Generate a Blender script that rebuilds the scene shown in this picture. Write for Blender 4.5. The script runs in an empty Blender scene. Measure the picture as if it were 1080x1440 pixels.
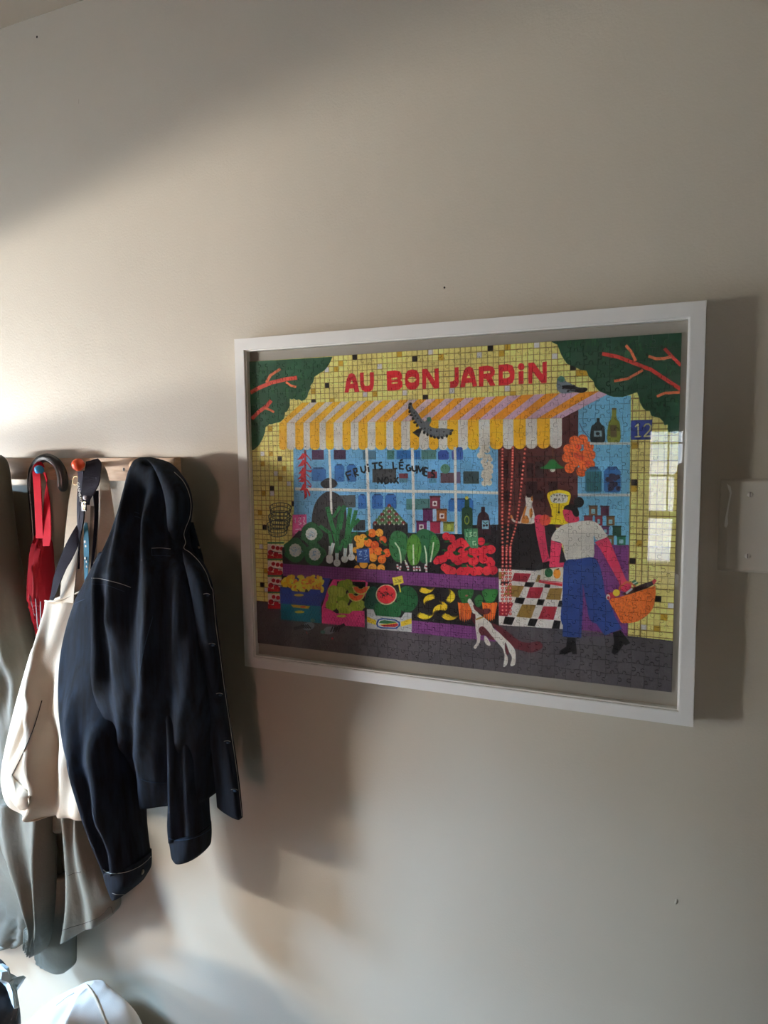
import bpy, bmesh, math, random
import numpy as np
from mathutils import Vector, Matrix

# ------------------------------------------------------------------ camera, daylight, exposure
SC = bpy.context.scene
COL = SC.collection
SC.view_settings.view_transform = 'Standard'
SC.view_settings.look = 'None'
SC.view_settings.gamma = 1.0
SC.view_settings.use_curve_mapping = False
SC.view_settings.exposure = -0.58

FPX = 998.0                                   # focal length in pixels of the 1080 x 1440 frame
FW = 0.74                                     # outer width of the picture frame (m)
CAM = np.array([0.98588021*FW, -(1.40268762*FW + 0.03), 1.55])
CR = np.array([[0.91713908, 0.39837402, -0.01241195],     # camera right, down, forward in room axes
               [0.02790646, -0.0952491, -0.99506223],
               [-0.39758917, 0.91226408, -0.09847388]])
cam_d = bpy.data.cameras.new('camera')
cam_d.sensor_fit = 'VERTICAL'
cam_d.sensor_height = 24.0
cam_d.lens = FPX/1440.0*24.0
cam_d.clip_start = 0.02
cam = bpy.data.objects.new('camera', cam_d)
COL.objects.link(cam)
m = Matrix.Identity(4)
for i in range(3):
    m[i][0] = CR[0][i]; m[i][1] = -CR[1][i]; m[i][2] = -CR[2][i]; m[i][3] = CAM[i]
cam.matrix_world = m
SC.camera = cam

# room: picture wall at y = 0, room towards -y; entry door with a glazed light in the wall at x = XL
XL, XR, YB, ZC = -1.30, 2.30, -4.60, 2.371
DOOR_Y0, DOOR_Y1, DOOR_Z0, DOOR_Z1 = -1.10, -0.30, 0.72, 1.83      # glazed opening of the entry door
WIN_X0, WIN_X1, WIN_Z0, WIN_Z1 = 0.43, 0.95, 0.62, 1.60            # open part of the window behind the photographer

w = bpy.data.worlds.new('overcast_day'); SC.world = w; w.use_nodes = True
bg = w.node_tree.nodes['Background']
bg.inputs[0].default_value = (0.86, 0.93, 1.0, 1); bg.inputs[1].default_value = 4.0

def area(name, loc, target, sx, sy, power, col, spread=180):
    l = bpy.data.lights.new(name, 'AREA'); l.shape = 'RECTANGLE'; l.size = sx; l.size_y = sy
    l.energy = power; l.color = col; l.spread = math.radians(spread)
    o = bpy.data.objects.new(name, l); COL.objects.link(o)
    o.location = loc
    o.rotation_euler = (Vector(target) - Vector(loc)).to_track_quat('-Z', 'Y').to_euler()
    return o
# daylight through the entry door: the sunlit forecourt from below, open sky from above
area('forecourt_daylight', (-3.9, -2.55, 1.33), (-1.0, -0.7, 1.50), 0.9, 0.22, 300, (1.0, 0.93, 0.86))
area('sky_daylight', (-2.9, -1.65, 2.66), (-0.2, -0.2, 0.7), 0.7, 0.5, 600, (0.43, 0.67, 1.0))
# added blue fill lamp, low through the bottom pane, cools the lower wall
area('low_blue_fill', (-3.3, -1.95, 0.62), (-0.30, 0.0, 0.42), 0.5, 0.25, 5.0, (0.38, 0.63, 1.0), 40)
sun_d = bpy.data.lights.new('sun', 'SUN'); sun_d.energy = 620; sun_d.angle = 0.01; sun_d.color = (1, .96, .9)
sun = bpy.data.objects.new('sun', sun_d); COL.objects.link(sun)            # stands behind the house, lights the street side
sun.rotation_euler = Vector((-0.15, -0.75, -0.6)).to_track_quat('-Z', 'Y').to_euler()
# the open sky itself comes in through both openings
for nm, loc, tgt, sx, sy in (('street_window_portal', ((WIN_X0+WIN_X1)/2, YB-0.06, (WIN_Z0+WIN_Z1)/2), ((WIN_X0+WIN_X1)/2, 0, (WIN_Z0+WIN_Z1)/2), WIN_X1-WIN_X0, WIN_Z1-WIN_Z0),
                             ('door_portal', (XL-0.10, (DOOR_Y0+DOOR_Y1)/2, (DOOR_Z0+DOOR_Z1)/2), (0, (DOOR_Y0+DOOR_Y1)/2, (DOOR_Z0+DOOR_Z1)/2), DOOR_Y1-DOOR_Y0, DOOR_Z1-DOOR_Z0)):
    area(nm, loc, tgt, sx, sy, 1, (1, 1, 1)).data.cycles.is_portal = True

# ------------------------------------------------------------------ helpers
def at(u, v, y):
    """room point at depth y that the photograph shows at pixel (u, v); sizes and depths are real"""
    r = (u-540)/FPX*CR[0] + (v-720)/FPX*CR[1] + CR[2]
    return Vector(CAM + (y - CAM[1])/r[1]*r)

def pix(p):
    d = CR @ (np.array(p) - CAM)
    return d[0]/d[2]*FPX + 540, d[1]/d[2]*FPX + 720

def tag(o, label=None, cat=None, group=None, kind=None):
    if label: o['label'] = label
    if cat: o['category'] = cat
    if group: o['group'] = group
    if kind: o['kind'] = kind
    return o

def empty(name, loc):
    o = bpy.data.objects.new(name, None); COL.objects.link(o); o.location = loc
    o.empty_display_size = 0.05
    return o

def link_mesh(name, me, mat, parent=None, smooth=True):
    o = bpy.data.objects.new(name, me); COL.objects.link(o)
    if mat is not None: me.materials.append(mat)
    if smooth:
        for p in me.polygons: p.use_smooth = True
    if parent is not None:
        o.parent = parent
        o.matrix_parent_inverse = Matrix.Translation(parent.location).inverted() if parent.type == 'EMPTY' else Matrix.Identity(4)
    return o

def mesh_obj(name, verts, faces, mat, parent=None, smooth=True):
    me = bpy.data.meshes.new(name)
    me.from_pydata([tuple(v) for v in verts], [], faces); me.update()
    return link_mesh(name, me, mat, parent, smooth)

def bm_obj(name, bm, mat, parent=None, smooth=False):
    me = bpy.data.meshes.new(name); bm.to_mesh(me); bm.free()
    return link_mesh(name, me, mat, parent, smooth)

def box_bm(x0, x1, y0, y1, z0, z1, bevel=0.0, bm=None, seg=2):
    b = bmesh.new()
    bmesh.ops.create_cube(b, size=1)
    for v in b.verts:
        v.co = Vector(((x0+x1)/2 + v.co.x*(x1-x0), (y0+y1)/2 + v.co.y*(y1-y0), (z0+z1)/2 + v.co.z*(z1-z0)))
    if bevel: bmesh.ops.bevel(b, geom=b.edges[:], offset=bevel, segments=seg, affect='EDGES')
    if bm is None: return b
    me = bpy.data.meshes.new('t'); b.to_mesh(me); b.free(); bm.from_mesh(me); bpy.data.meshes.remove(me)
    return bm

def smooth_path(pts, n):
    """Catmull-Rom through pts (tuples of any length), n samples in all"""
    P = np.array(pts, float); k = len(P)
    if k == 2: return np.array([P[0] + (P[1]-P[0])*t for t in np.linspace(0, 1, n)])
    d = np.r_[0, np.cumsum(np.linalg.norm(np.diff(P, axis=0), axis=1)**0.5 + 1e-9)]
    out = []
    m = np.zeros_like(P)
    m[1:-1] = (P[2:]-P[:-2])/(d[2:]-d[:-2])[:, None]
    m[0] = (P[1]-P[0])/(d[1]-d[0]); m[-1] = (P[-1]-P[-2])/(d[-1]-d[-2])
    for t in np.linspace(0, d[-1], n):
        i = min(max(np.searchsorted(d, t, 'right')-1, 0), k-2)
        h = d[i+1]-d[i]; s = (t-d[i])/h
        out.append((2*s**3-3*s**2+1)*P[i] + (s**3-2*s**2+s)*h*m[i] + (-2*s**3+3*s**2)*P[i+1] + (s**3-s**2)*h*m[i+1])
    return np.array(out)

def tube(name, pts, r, mat, parent=None, n=None, sides=10, flat=1.0, cap=True):
    """round bar along pts; pts may carry a radius as 4th value"""
    P = [tuple(p) if len(p) == 4 else tuple(p) + (r,) for p in pts]
    if n: P = smooth_path(P, n)
    P = np.array(P, float); k = len(P)
    verts, faces = [], []
    up = None
    for i in range(k):
        a = P[max(i-1, 0), :3]; b = P[min(i+1, k-1), :3]
        t = Vector(b-a).normalized()
        if up is None:
            up = t.orthogonal().normalized()
        up = (up - t*up.dot(t)).normalized(); sd = t.cross(up)
        for j in range(sides):
            an = 2*math.pi*j/sides
            verts.append(Vector(P[i, :3]) + (up*math.cos(an) + sd*math.sin(an)*flat)*P[i, 3])
    for i in range(k-1):
        for j in range(sides):
            faces.append((i*sides+j, i*sides+(j+1) % sides, (i+1)*sides+(j+1) % sides, (i+1)*sides+j))
    if cap:
        faces.append(tuple(range(sides))[::-1]); faces.append(tuple((k-1)*sides+j for j in range(sides)))
    return mesh_obj(name, verts, faces, mat, parent)

def ribbon(name, pts, mat, parent=None, n=24, th=0.0016):
    """flat strap: pts = (xl, yl, xr, yr, depth_l, depth_r) in photograph pixels + depth"""
    P = smooth_path(pts, n)
    A = [at(p[0], p[1], p[4]) for p in P]; B = [at(p[2], p[3], p[5]) for p in P]
    verts, faces = [], []
    for i in range(n):
        wv = (B[i]-A[i]).normalized()
        t = (A[min(i+1, n-1)]+B[min(i+1, n-1)] - A[max(i-1, 0)]-B[max(i-1, 0)]).normalized()
        nn = wv.cross(t).normalized()*th*0.5
        verts += [A[i]+nn, B[i]+nn, B[i]-nn, A[i]-nn]
    for i in range(n-1):
        for j in range(4):
            faces.append((i*4+j, i*4+(j+1) % 4, (i+1)*4+(j+1) % 4, (i+1)*4+j))
    faces += [(3, 2, 1, 0), tuple((n-1)*4+j for j in range(4))]
    o = mesh_obj(name, verts, faces, mat, parent, False)
    return o

def loft(name, rows, mat, parent=None, nv=60, nu=40, fold=None, p=0.75, open_end=True, seed=0, wr=0.0):
    """hanging cloth volume. rows = (xl, yl, xr, yr, depth_mid, thickness): outline of the thing row by row in
    photograph pixels with its own depth and thickness; fold(px, py) pushes the cloth out into the room (m)."""
    P = smooth_path(rows, nv)
    verts, faces = [], []
    def ring(row, wx, sh, df):
        xl, yl, xr, yr, dm, th = row; out = []
        for j in range(nu):
            a = 2*math.pi*j/nu
            c_, sn = -math.cos(a), math.sin(a)
            px = (xl+xr)/2 + sh + (xr-xl)*0.5*c_*wx; py = (yl+yr)/2 + (yr-yl)*0.5*c_
            q = at(px, py, dm)
            y = q.y - math.copysign(abs(sn)**p, sn)*th*0.5*df            # sn > 0: side facing the room
            if fold and sn > 0: y -= fold((xl+xr)/2 + (xr-xl)*0.5*c_, py)*min(1, abs(sn)*1.6)
            out.append(Vector((q.x, min(y, -0.003), max(q.z, 0.002))))
        return out
    for i in range(nv):
        wx, sh, df = 1.0, 0.0, 1.0
        for it in range(3):                       # keep the real thickness inside the measured outline
            R_ = ring(P[i], wx, sh, df); u = [pix(v)[0] for v in R_]; lo, hi = min(u), max(u)
            ratio = (P[i][2]-P[i][0])/(hi-lo)
            wx *= ratio
            if wx < .45: wx = .45; df *= ratio
            sh += (P[i][0]+P[i][2])/2 - (lo+hi)/2
        verts += ring(P[i], wx, sh, df)
    for i in range(nv-1):
        for j in range(nu):
            faces.append((i*nu+j, i*nu+(j+1) % nu, (i+1)*nu+(j+1) % nu, (i+1)*nu+j))
    faces.append(tuple(range(nu))[::-1])
    if not open_end: faces.append(tuple((nv-1)*nu+j for j in range(nu)))
    else:
        # inside lining a little way up so the open end has depth
        base = len(verts); c = [verts[(nv-1)*nu+j].copy() for j in range(nu)]
        cen = sum(c, Vector())/nu
        for q in c: verts.append(cen + (q-cen)*0.93 + Vector((0, 0, 0.004)))
        for q in c: verts.append(cen + (q-cen)*0.86 + Vector((0, 0, 0.04)))
        for j in range(nu):
            faces.append(((nv-1)*nu+j, (nv-1)*nu+(j+1) % nu, base+(j+1) % nu, base+j))
            faces.append((base+j, base+(j+1) % nu, base+nu+(j+1) % nu, base+nu+j))
        faces.append(tuple(base+nu+j for j in range(nu)))
    o = mesh_obj(name, verts, faces, mat, parent)
    return o

from mathutils.bvhtree import BVHTree
def skin(objs):
    """surface of the given meshes, for laying seams, buttons and prints on it"""
    V, F = [], []
    for o in objs:
        k = len(V); V += [v.co.copy() for v in o.data.vertices]; F += [tuple(k+i for i in p.vertices) for p in o.data.polygons]
    return BVHTree.FromPolygons(V, F)
def on(tree, px, py, lift=0.0006, default=-0.1):
    a = at(px, py, default); c = Vector(CAM); d = (a-c).normalized()
    h = tree.ray_cast(c, d)
    if h[0] is None:
        h = tree.find_nearest(a); d2 = Vector((0, -1, 0))
        return h[0] + d2*lift
    return h[0] + (h[1] if h[1].dot(d) < 0 else -h[1])*lift
def stitch(name, pts, mat, parent, r=0.0009, n=None, tree=None):
    """raised seam: pts = (px, py[, depth])"""
    if tree is None: return tube(name, [at(*p) for p in pts], r, mat, parent, n=n or 6*len(pts), sides=6)
    q = smooth_path([p[:2] for p in pts], n or 6*len(pts))
    return tube(name, [on(tree, x, y, r*.3) for x, y in q], r, mat, parent, sides=6)

# ------------------------------------------------------------------ materials
def srgb(c):
    return tuple(((x/255)/12.92 if x/255 <= 0.04045 else ((x/255+0.055)/1.055)**2.4) for x in c) + (1,)

def mat(name, col, rough=0.6, metal=0.0, var=0.0, scale=40.0, bump=0.0, bscale=None, col2=None, sheen=0.0, spec=0.5, detail=4.0, stretch=None):
    m = bpy.data.materials.new(name); m.use_nodes = True
    nt = m.node_tree; b = nt.nodes['Principled BSDF']
    b.inputs['Roughness'].default_value = rough; b.inputs['Metallic'].default_value = metal
    b.inputs['Specular IOR Level'].default_value = spec
    if sheen:
        b.inputs['Sheen Weight'].default_value = sheen; b.inputs['Sheen Roughness'].default_value = 0.5
    c = srgb(col)
    tc = nt.nodes.new('ShaderNodeTexCoord')
    vec = tc.outputs['Object']
    if stretch:
        mp = nt.nodes.new('ShaderNodeMapping'); mp.inputs['Scale'].default_value = stretch
        nt.links.new(vec, mp.inputs[0]); vec = mp.outputs[0]
    if var or col2:
        n = nt.nodes.new('ShaderNodeTexNoise'); n.inputs['Scale'].default_value = scale; n.inputs['Detail'].default_value = detail
        nt.links.new(vec, n.inputs['Vector'])
        r = nt.nodes.new('ShaderNodeValToRGB')
        r.color_ramp.elements[0].position = 0.3; r.color_ramp.elements[1].position = 0.7
        a = c; d = srgb(col2) if col2 else tuple(min(1, x*(1+var)) for x in c[:3]) + (1,)
        if not col2: a = tuple(x*(1-var) for x in c[:3]) + (1,)
        r.color_ramp.elements[0].color = a; r.color_ramp.elements[1].color = d
        nt.links.new(n.outputs['Fac'], r.inputs[0]); nt.links.new(r.outputs[0], b.inputs['Base Color'])
    else:
        b.inputs['Base Color'].default_value = c
    if bump:
        n2 = nt.nodes.new('ShaderNodeTexNoise'); n2.inputs['Scale'].default_value = bscale or scale*4; n2.inputs['Detail'].default_value = 5
        nt.links.new(vec, n2.inputs['Vector'])
        bp = nt.nodes.new('ShaderNodeBump'); bp.inputs['Strength'].default_value = bump; bp.inputs['Distance'].default_value = 0.004
        nt.links.new(n2.outputs['Fac'], bp.inputs['Height']); nt.links.new(bp.outputs[0], b.inputs['Normal'])
    return m

M = {}
M['wall'] = mat('painted_wall', (190, 181, 163), 0.42, var=0.02, scale=3.0, bump=0.10, bscale=260)
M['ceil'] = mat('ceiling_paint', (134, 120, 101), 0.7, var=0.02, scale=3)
M['floor'] = mat('floor_wood', (165, 154, 138), 0.45, col2=(146, 134, 118), scale=6, stretch=(1, 12, 1))
M['frame'] = mat('white_satin_frame', (240, 237, 230), 0.38, var=0.015, scale=30)
M['trim'] = mat('white_trim', (226, 224, 218), 0.4)
M['pine'] = mat('pale_pine', (206, 172, 138), 0.5, col2=(186, 148, 112), scale=9, stretch=(1.5, 6, 14), bump=0.05, bscale=60)
M['blue'] = mat('blue_lacquer', (45, 140, 190), 0.22)
M['orange'] = mat('orange_lacquer', (214, 74, 34), 0.22)
M['steel'] = mat('steel', (190, 188, 182), 0.3, metal=1.0)
M['denim'] = mat('dark_denim', (9, 12, 14), 0.9, col2=(25, 35, 47), scale=16, bump=0.4, bscale=700, spec=0.12, stretch=(6, 6, 0.8), detail=9)
M['denim_edge'] = mat('denim_edge', (40, 56, 72), 0.9, spec=0.15)
M['thread'] = mat('pale_thread', (150, 150, 142), 0.8)
M['brass'] = mat('dull_metal_button', (150, 140, 120), 0.4, metal=0.8)
M['olive'] = mat('olive_nylon', (86, 86, 73), 0.62, var=0.08, scale=14, bump=0.25, bscale=60, sheen=0.1)
M['canvas'] = mat('natural_canvas', (204, 188, 165), 0.9, var=0.03, scale=30, bump=0.18, bscale=700)
M['canvas_white'] = mat('cream_canvas', (226, 218, 208), 0.9, var=0.03, scale=30, bump=0.15, bscale=700)
M['navy'] = mat('navy_webbing', (24, 24, 36), 0.8, var=0.1, scale=80, bump=0.15, bscale=900, spec=0.2)
M['teal'] = mat('teal_ribbon', (20, 110, 138), 0.5, var=0.05)
M['whiteprint'] = mat('white_print', (225, 222, 214), 0.6)
M['gold'] = mat('gold_badge', (225, 200, 150), 0.35, metal=0.3)
M['black'] = mat('black_rubber', (24, 25, 27), 0.34, spec=0.5)
M['grey'] = mat('grey_rubber', (150, 152, 155), 0.4)
M['red'] = mat('red_nylon', (150, 20, 34), 0.6, var=0.06, scale=20, spec=0.2)
M['redstrap'] = mat('red_webbing', (170, 16, 34), 0.75, var=0.04, scale=60, bump=0.1, bscale=900, spec=0.12)
M['darkbag'] = mat('dark_nylon', (30, 34, 42), 0.55, var=0.1, scale=18, bump=0.2, bscale=80)
M['plastic'] = mat('crinkled_plastic', (214, 232, 238), 0.2)
M['dark'] = mat('dark_hole', (45, 38, 34), 0.9)

def glass_mat(name, tint):
    """thin clear pane: mirror reflection rising towards grazing, the rest passes straight through"""
    m = bpy.data.materials.new(name); m.use_nodes = True; nt = m.node_tree; nt.nodes.clear()
    o = nt.nodes.new('ShaderNodeOutputMaterial'); mx = nt.nodes.new('ShaderNodeMixShader')
    tr = nt.nodes.new('ShaderNodeBsdfTransparent'); tr.inputs[0].default_value = tint
    gl = nt.nodes.new('ShaderNodeBsdfGlossy'); gl.inputs['Roughness'].default_value = 0.0
    lw = nt.nodes.new('ShaderNodeLayerWeight'); lw.inputs[0].default_value = 0.5
    pw = nt.nodes.new('ShaderNodeMath'); pw.operation = 'POWER'; pw.inputs[1].default_value = 5
    ma = nt.nodes.new('ShaderNodeMath'); ma.operation = 'MULTIPLY_ADD'; ma.inputs[1].default_value = 0.28; ma.inputs[2].default_value = 0.034
    nt.links.new(lw.outputs['Facing'], pw.inputs[0]); nt.links.new(pw.outputs[0], ma.inputs[0])
    nt.links.new(ma.outputs[0], mx.inputs[0]); nt.links.new(tr.outputs[0], mx.inputs[1]); nt.links.new(gl.outputs[0], mx.inputs[2])
    nt.links.new(mx.outputs[0], o.inputs[0])
    return m
M['glass'] = glass_mat('clear_glass', (0.995, 1, 0.997, 1))
# ------------------------------------------------------------------ the printed picture on the jigsaw (flat print, drawn in code)
PW, PH = 1600, 1160
PC = [(352, 507), (959.5, 468.8), (944.5, 975.5), (360.5, 903.5)]      # corners of the puzzle in the photograph
def _homog(src, dst):
    A = []
    for (x, y), (u, v) in zip(src, dst):
        A.append([x, y, 1, 0, 0, 0, -u*x, -u*y, -u]); A.append([0, 0, 0, x, y, 1, -v*x, -v*y, -v])
    return np.linalg.svd(np.array(A, float))[2][-1].reshape(3, 3)
HM = _homog(PC, [(0, 0), (PW, 0), (PW, PH), (0, PH)])
CV = np.zeros((PH, PW, 3), np.float32)

def cvt(pts):
    p = np.c_[np.array(pts, float), np.ones(len(pts))] @ HM.T
    return p[:, :2]/p[:, 2:]

def fill(q, col, a=1.0, holes=()):
    """even-odd fill of polygon(s) given in canvas pixels"""
    loops = [np.asarray(q)] + [np.asarray(h) for h in holes]
    allp = np.concatenate(loops)
    x0 = max(int(allp[:, 0].min())-1, 0); x1 = min(int(allp[:, 0].max())+2, PW)
    y0 = max(int(allp[:, 1].min())-1, 0); y1 = min(int(allp[:, 1].max())+2, PH)
    if x1 <= x0 or y1 <= y0: return
    ss = 2
    xs = (np.arange((x1-x0)*ss)+0.5)/ss + x0; ys = (np.arange((y1-y0)*ss)+0.5)/ss + y0
    cnt = np.zeros((len(ys), len(xs)), np.int16)
    for L in loops:
        for (ax, ay), (bx, by) in zip(L, np.roll(L, -1, 0)):
            if ay == by: continue
            lo, hi = (ay, by) if ay < by else (by, ay)
            i0, i1 = np.searchsorted(ys, [lo, hi])
            if i1 <= i0: continue
            xc = ax + (ys[i0:i1]-ay)*(bx-ax)/(by-ay)
            j = np.searchsorted(xs, xc)
            for r, jj in zip(range(i0, i1), j):
                cnt[r, jj:] += 1
    cov = (cnt & 1).astype(np.float32).reshape(y1-y0, ss, x1-x0, ss).mean((1, 3))*a
    reg = CV[y0:y1, x0:x1]
    reg += (np.array(col, np.float32) - reg)*cov[..., None]

class Z:
    """drawing in the coordinates of one enlarged view of the photograph"""
    def __init__(s, x0, y0, k): s.o = (x0, y0); s.k = k
    def t(s, pts): return [(s.o[0]+x/s.k, s.o[1]+y/s.k) for x, y in pts]
    def poly(s, pts, col, holes=(), a=1.0): fill(cvt(s.t(pts)), col, a, [cvt(s.t(h)) for h in holes])
    def curve(s, pts, col, a=1.0):
        P = np.array(list(pts)+[pts[0]], float)
        k = len(pts); out = []
        for i in range(k):
            p0, p1, p2, p3 = pts[i-1], pts[i], pts[(i+1) % k], pts[(i+2) % k]
            for t in (0, .25, .5, .75):
                out.append(tuple(0.5*(2*b + (c-a_)*t + (2*a_-5*b+4*c-d)*t*t + (3*b-a_-3*c+d)*t**3) for a_, b, c, d in zip(p0, p1, p2, p3)))
        s.poly(out, col, a=a)
    def rect(s, x0, y0, x1, y1, col, a=1.0): s.poly([(x0, y0), (x1, y0), (x1, y1), (x0, y1)], col, a=a)
    def rrect(s, x0, y0, x1, y1, col, r=18):
        s.poly([(x0+r, y0), (x1-r, y0), (x1, y0+r), (x1, y1-r*.5), (x1-r*.5, y1), (x0+r*.5, y1), (x0, y1-r*.5), (x0, y0+r)], col)
    def disc(s, x, y, rx, col, ry=None, rot=0, a=1.0, n=18):
        ry = ry or rx; c, sn = math.cos(rot), math.sin(rot)
        s.poly([(x+rx*math.cos(t)*c-ry*math.sin(t)*sn, y+rx*math.cos(t)*sn+ry*math.sin(t)*c) for t in np.linspace(0, 2*math.pi, n, False)], col, a=a)
    def line(s, pts, w, col, a=1.0):
        pts = [np.array(p, float) for p in pts]
        for p, q in zip(pts, pts[1:]):
            d = q-p; L = np.hypot(*d)
            if L == 0: continue
            nn = np.array([-d[1], d[0]])/L*w/2
            s.poly([p+nn, q+nn, q-nn, p-nn], col, a=a)
        for p in pts[1:-1]: s.disc(p[0], p[1], w/2, col, n=8, a=a)

rs = np.random.RandomState(5)
P1 = Z(0, 0, 1)
A1, A2, A3, A4 = Z(340, 460, 6), Z(490, 460, 6), Z(640, 460, 6), Z(790, 450, 6)
B1, B2, B3, B4 = Z(340, 610, 6), Z(490, 610, 6), Z(640, 610, 6), Z(790, 610, 6)
C1, C2, C3, C4 = Z(340, 770, 6), Z(490, 770, 6), Z(640, 770, 6), Z(790, 770, 1080/210)
T1 = Z(760, 720, 1080/140)

# tiled facade
CV[:] = (236, 222, 142)
TS = PW/80.0
for i in range(81):
    for j in range(60):
        k = 1 + (rs.rand()-.5)*.05
        CV[int(j*TS):int((j+1)*TS), int(i*TS):int((i+1)*TS)] *= k
def cell(px, py, col):
    c = cvt([(px, py)])[0]; i = int(c[0]//TS); j = int(c[1]//TS)
    fill([(i*TS+1, j*TS+1), ((i+1)*TS+1, j*TS+1), ((i+1)*TS+1, (j+1)*TS+1), (i*TS+1, (j+1)*TS+1)], col)
BLK, WHT, MUS = (34, 27, 27), (226, 222, 222), (196, 158, 52)
for z, lst in ((A1, [(980, 255, BLK), (720, 470, BLK), (595, 615, BLK), (850, 305, MUS), (805, 360, MUS), (600, 520, MUS), (765, 610, MUS), (720, 370, WHT), (1030, 570, WHT), (240, 865, MUS), (160, 1060, WHT), (245, 1060, MUS)]),
               (A2, [(548, 275, BLK), (648, 585, BLK), (448, 232, MUS), (790, 258, MUS), (225, 558, MUS), (690, 215, WHT), (265, 345, WHT), (130, 558, WHT), (500, 548, WHT), (890, 530, WHT)]),
               (A3, [(303, 185, BLK), (465, 175, MUS), (412, 228, MUS), (515, 550, MUS), (690, 160, WHT), (198, 240, WHT), (862, 262, WHT), (460, 512, WHT), (975, 320, BLK), (1075, 390, MUS)]),
               (A4, [(190, 440, MUS), (630, 1060, MUS)]),
               (B1, [(322, 212, BLK), (250, 447, BLK), (180, 768, BLK), (445, 595, BLK), (165, 250, MUS), (370, 305, MUS), (330, 355, MUS), (168, 492, MUS), (140, 675, MUS), (290, 310, WHT), (410, 400, WHT), (248, 495, WHT), (150, 950, WHT), (165, 155, WHT), (240, 160, MUS)]),
               (B4, [(600, 392, BLK), (600, 455, MUS), (635, 915, MUS), (585, 1070, BLK)]),
               (C1, [(155, 308, BLK), (185, 172, MUS), (195, 355, WHT)]),
               (C4, [(498, 110, BLK), (695, 365, BLK), (740, 515, MUS), (685, 610, MUS), (575, 600, WHT), (790, 420, WHT)])):
    for x, y, c in lst:
        q = z.t([(x, y)])[0]; cell(q[0], q[1], c)
for i in range(81):
    x = i*TS + rs.randn()*.6; fill([(x-.9, 0), (x+.9, 0), (x+.9+rs.randn(), PH), (x-.9+rs.randn(), PH)], (146, 120, 58), .95)
for j in range(60):
    y = j*TS + rs.randn()*.6; fill([(0, y-.9), (PW, y-.9+rs.randn()), (PW, y+.9), (0, y+.9)], (146, 120, 58), .95)
# pavement
P1.poly([(340, 842), (420, 850), (702, 876), (800, 885), (960, 904), (960, 990), (340, 920)], (98, 92, 95))
for _ in range(2600):
    u, v = rs.rand()*600+352, rs.rand()*125+848
    if v < np.interp(u, [340, 420, 702, 960], [844, 852, 879, 906]): continue
    P1.line([(u, v), (u+rs.randn()*1.2, v+2+rs.rand()*3)], .7, (84, 78, 82) if rs.rand() < .5 else (122, 116, 120), .5)
# shop window, doorway, side window
SKY = (122, 180, 216)
P1.poly([(413, 625), (702, 615), (702, 765), (640, 770), (413, 760)], SKY)
P1.poly([(701, 612), (791, 600), (790, 588), (815, 573), (813, 742), (701, 742)], (92, 44, 42))
for y in (641, 671, 704): P1.line([(701, y), (813, y+.5)], 1, (58, 26, 26))
for x in (724, 768): P1.line([(x, 632), (x, 736)], 1, (60, 27, 27))
for x0, y0, x1, y1 in ((706, 648, 716, 670), (729, 650, 738, 670), (741, 651, 751, 671), (753, 649, 766, 671), (740, 677, 756, 700), (748, 690, 765, 703), (772, 677, 785, 692), (705, 690, 718, 703)):
    P1.rect(x0, y0, x1, y1, (56, 26, 28))
P1.poly([(660, 738), (780, 736), (800, 800), (701, 806), (660, 800)], (40, 34, 37))
P1.poly([(814, 577), (855, 553), (888, 557), (885, 769), (812, 769)], (125, 186, 214))
for _ in range(900):
    if rs.rand() < .7: u, v = rs.rand()*288+413, rs.rand()*125+632
    else: u, v = rs.rand()*72+815, rs.rand()*170+590
    P1.line([(u, v), (u+rs.randn()*.6, v+3+rs.rand()*6)], .8, (100, 162, 204) if rs.rand() < .6 else (150, 198, 226), .55)
P1.poly([(819, 765), (885, 767), (882.5, 895), (806, 885)], (138, 72, 138))
for x in np.arange(820, 884, 3.4): P1.line([(x, 766), (x, 896)], .5, (104, 48, 106), .8)
for y in np.arange(769, 896, 3.6): P1.line([(806, y-1), (884, y)], .5, (104, 48, 106), .8)
# checkered floor
C3.poly([(365, 175), (520, 188), (660, 195), (915, 170), (915, 692), (890, 690), (365, 655)], (226, 220, 212))
RD, BK, MS = (158, 34, 54), (26, 23, 25), (158, 126, 62)
for c, p in ((RD, [(500, 215), (640, 220), (605, 290), (478, 280)]), (MS, [(368, 205), (425, 205), (405, 265), (368, 265)]), (MS, [(445, 318), (583, 325), (535, 420), (405, 405)]),
             (BK, [(595, 290), (672, 295), (650, 335), (582, 328)]), (RD, [(630, 335), (745, 338), (712, 430), (600, 425)]), (MS, [(800, 345), (905, 345), (887, 445), (765, 437)]),
             (BK, [(760, 308), (803, 310), (798, 340), (752, 338)]), (BK, [(515, 420), (590, 427), (570, 478), (500, 465)]), (BK, [(700, 437), (757, 440), (738, 490), (685, 485)]),
             (BK, [(878, 450), (910, 450), (910, 505), (865, 500)]), (RD, [(368, 460), (490, 470), (440, 580), (368, 575)]), (MS, [(565, 480), (680, 487), (640, 597), (515, 585)]),
             (RD, [(745, 497), (860, 503), (828, 612), (700, 602)]), (BK, [(420, 582), (503, 592), (475, 655), (402, 645)]), (BK, [(630, 600), (697, 605), (670, 668), (608, 660)]),
             (BK, [(835, 615), (890, 622), (878, 690), (815, 685)]), (BK, [(390, 285), (460, 285), (440, 315), (378, 315)]), (MS, [(700, 230), (722, 232), (712, 290), (678, 290)])):
    C3.poly(p, c)
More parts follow.
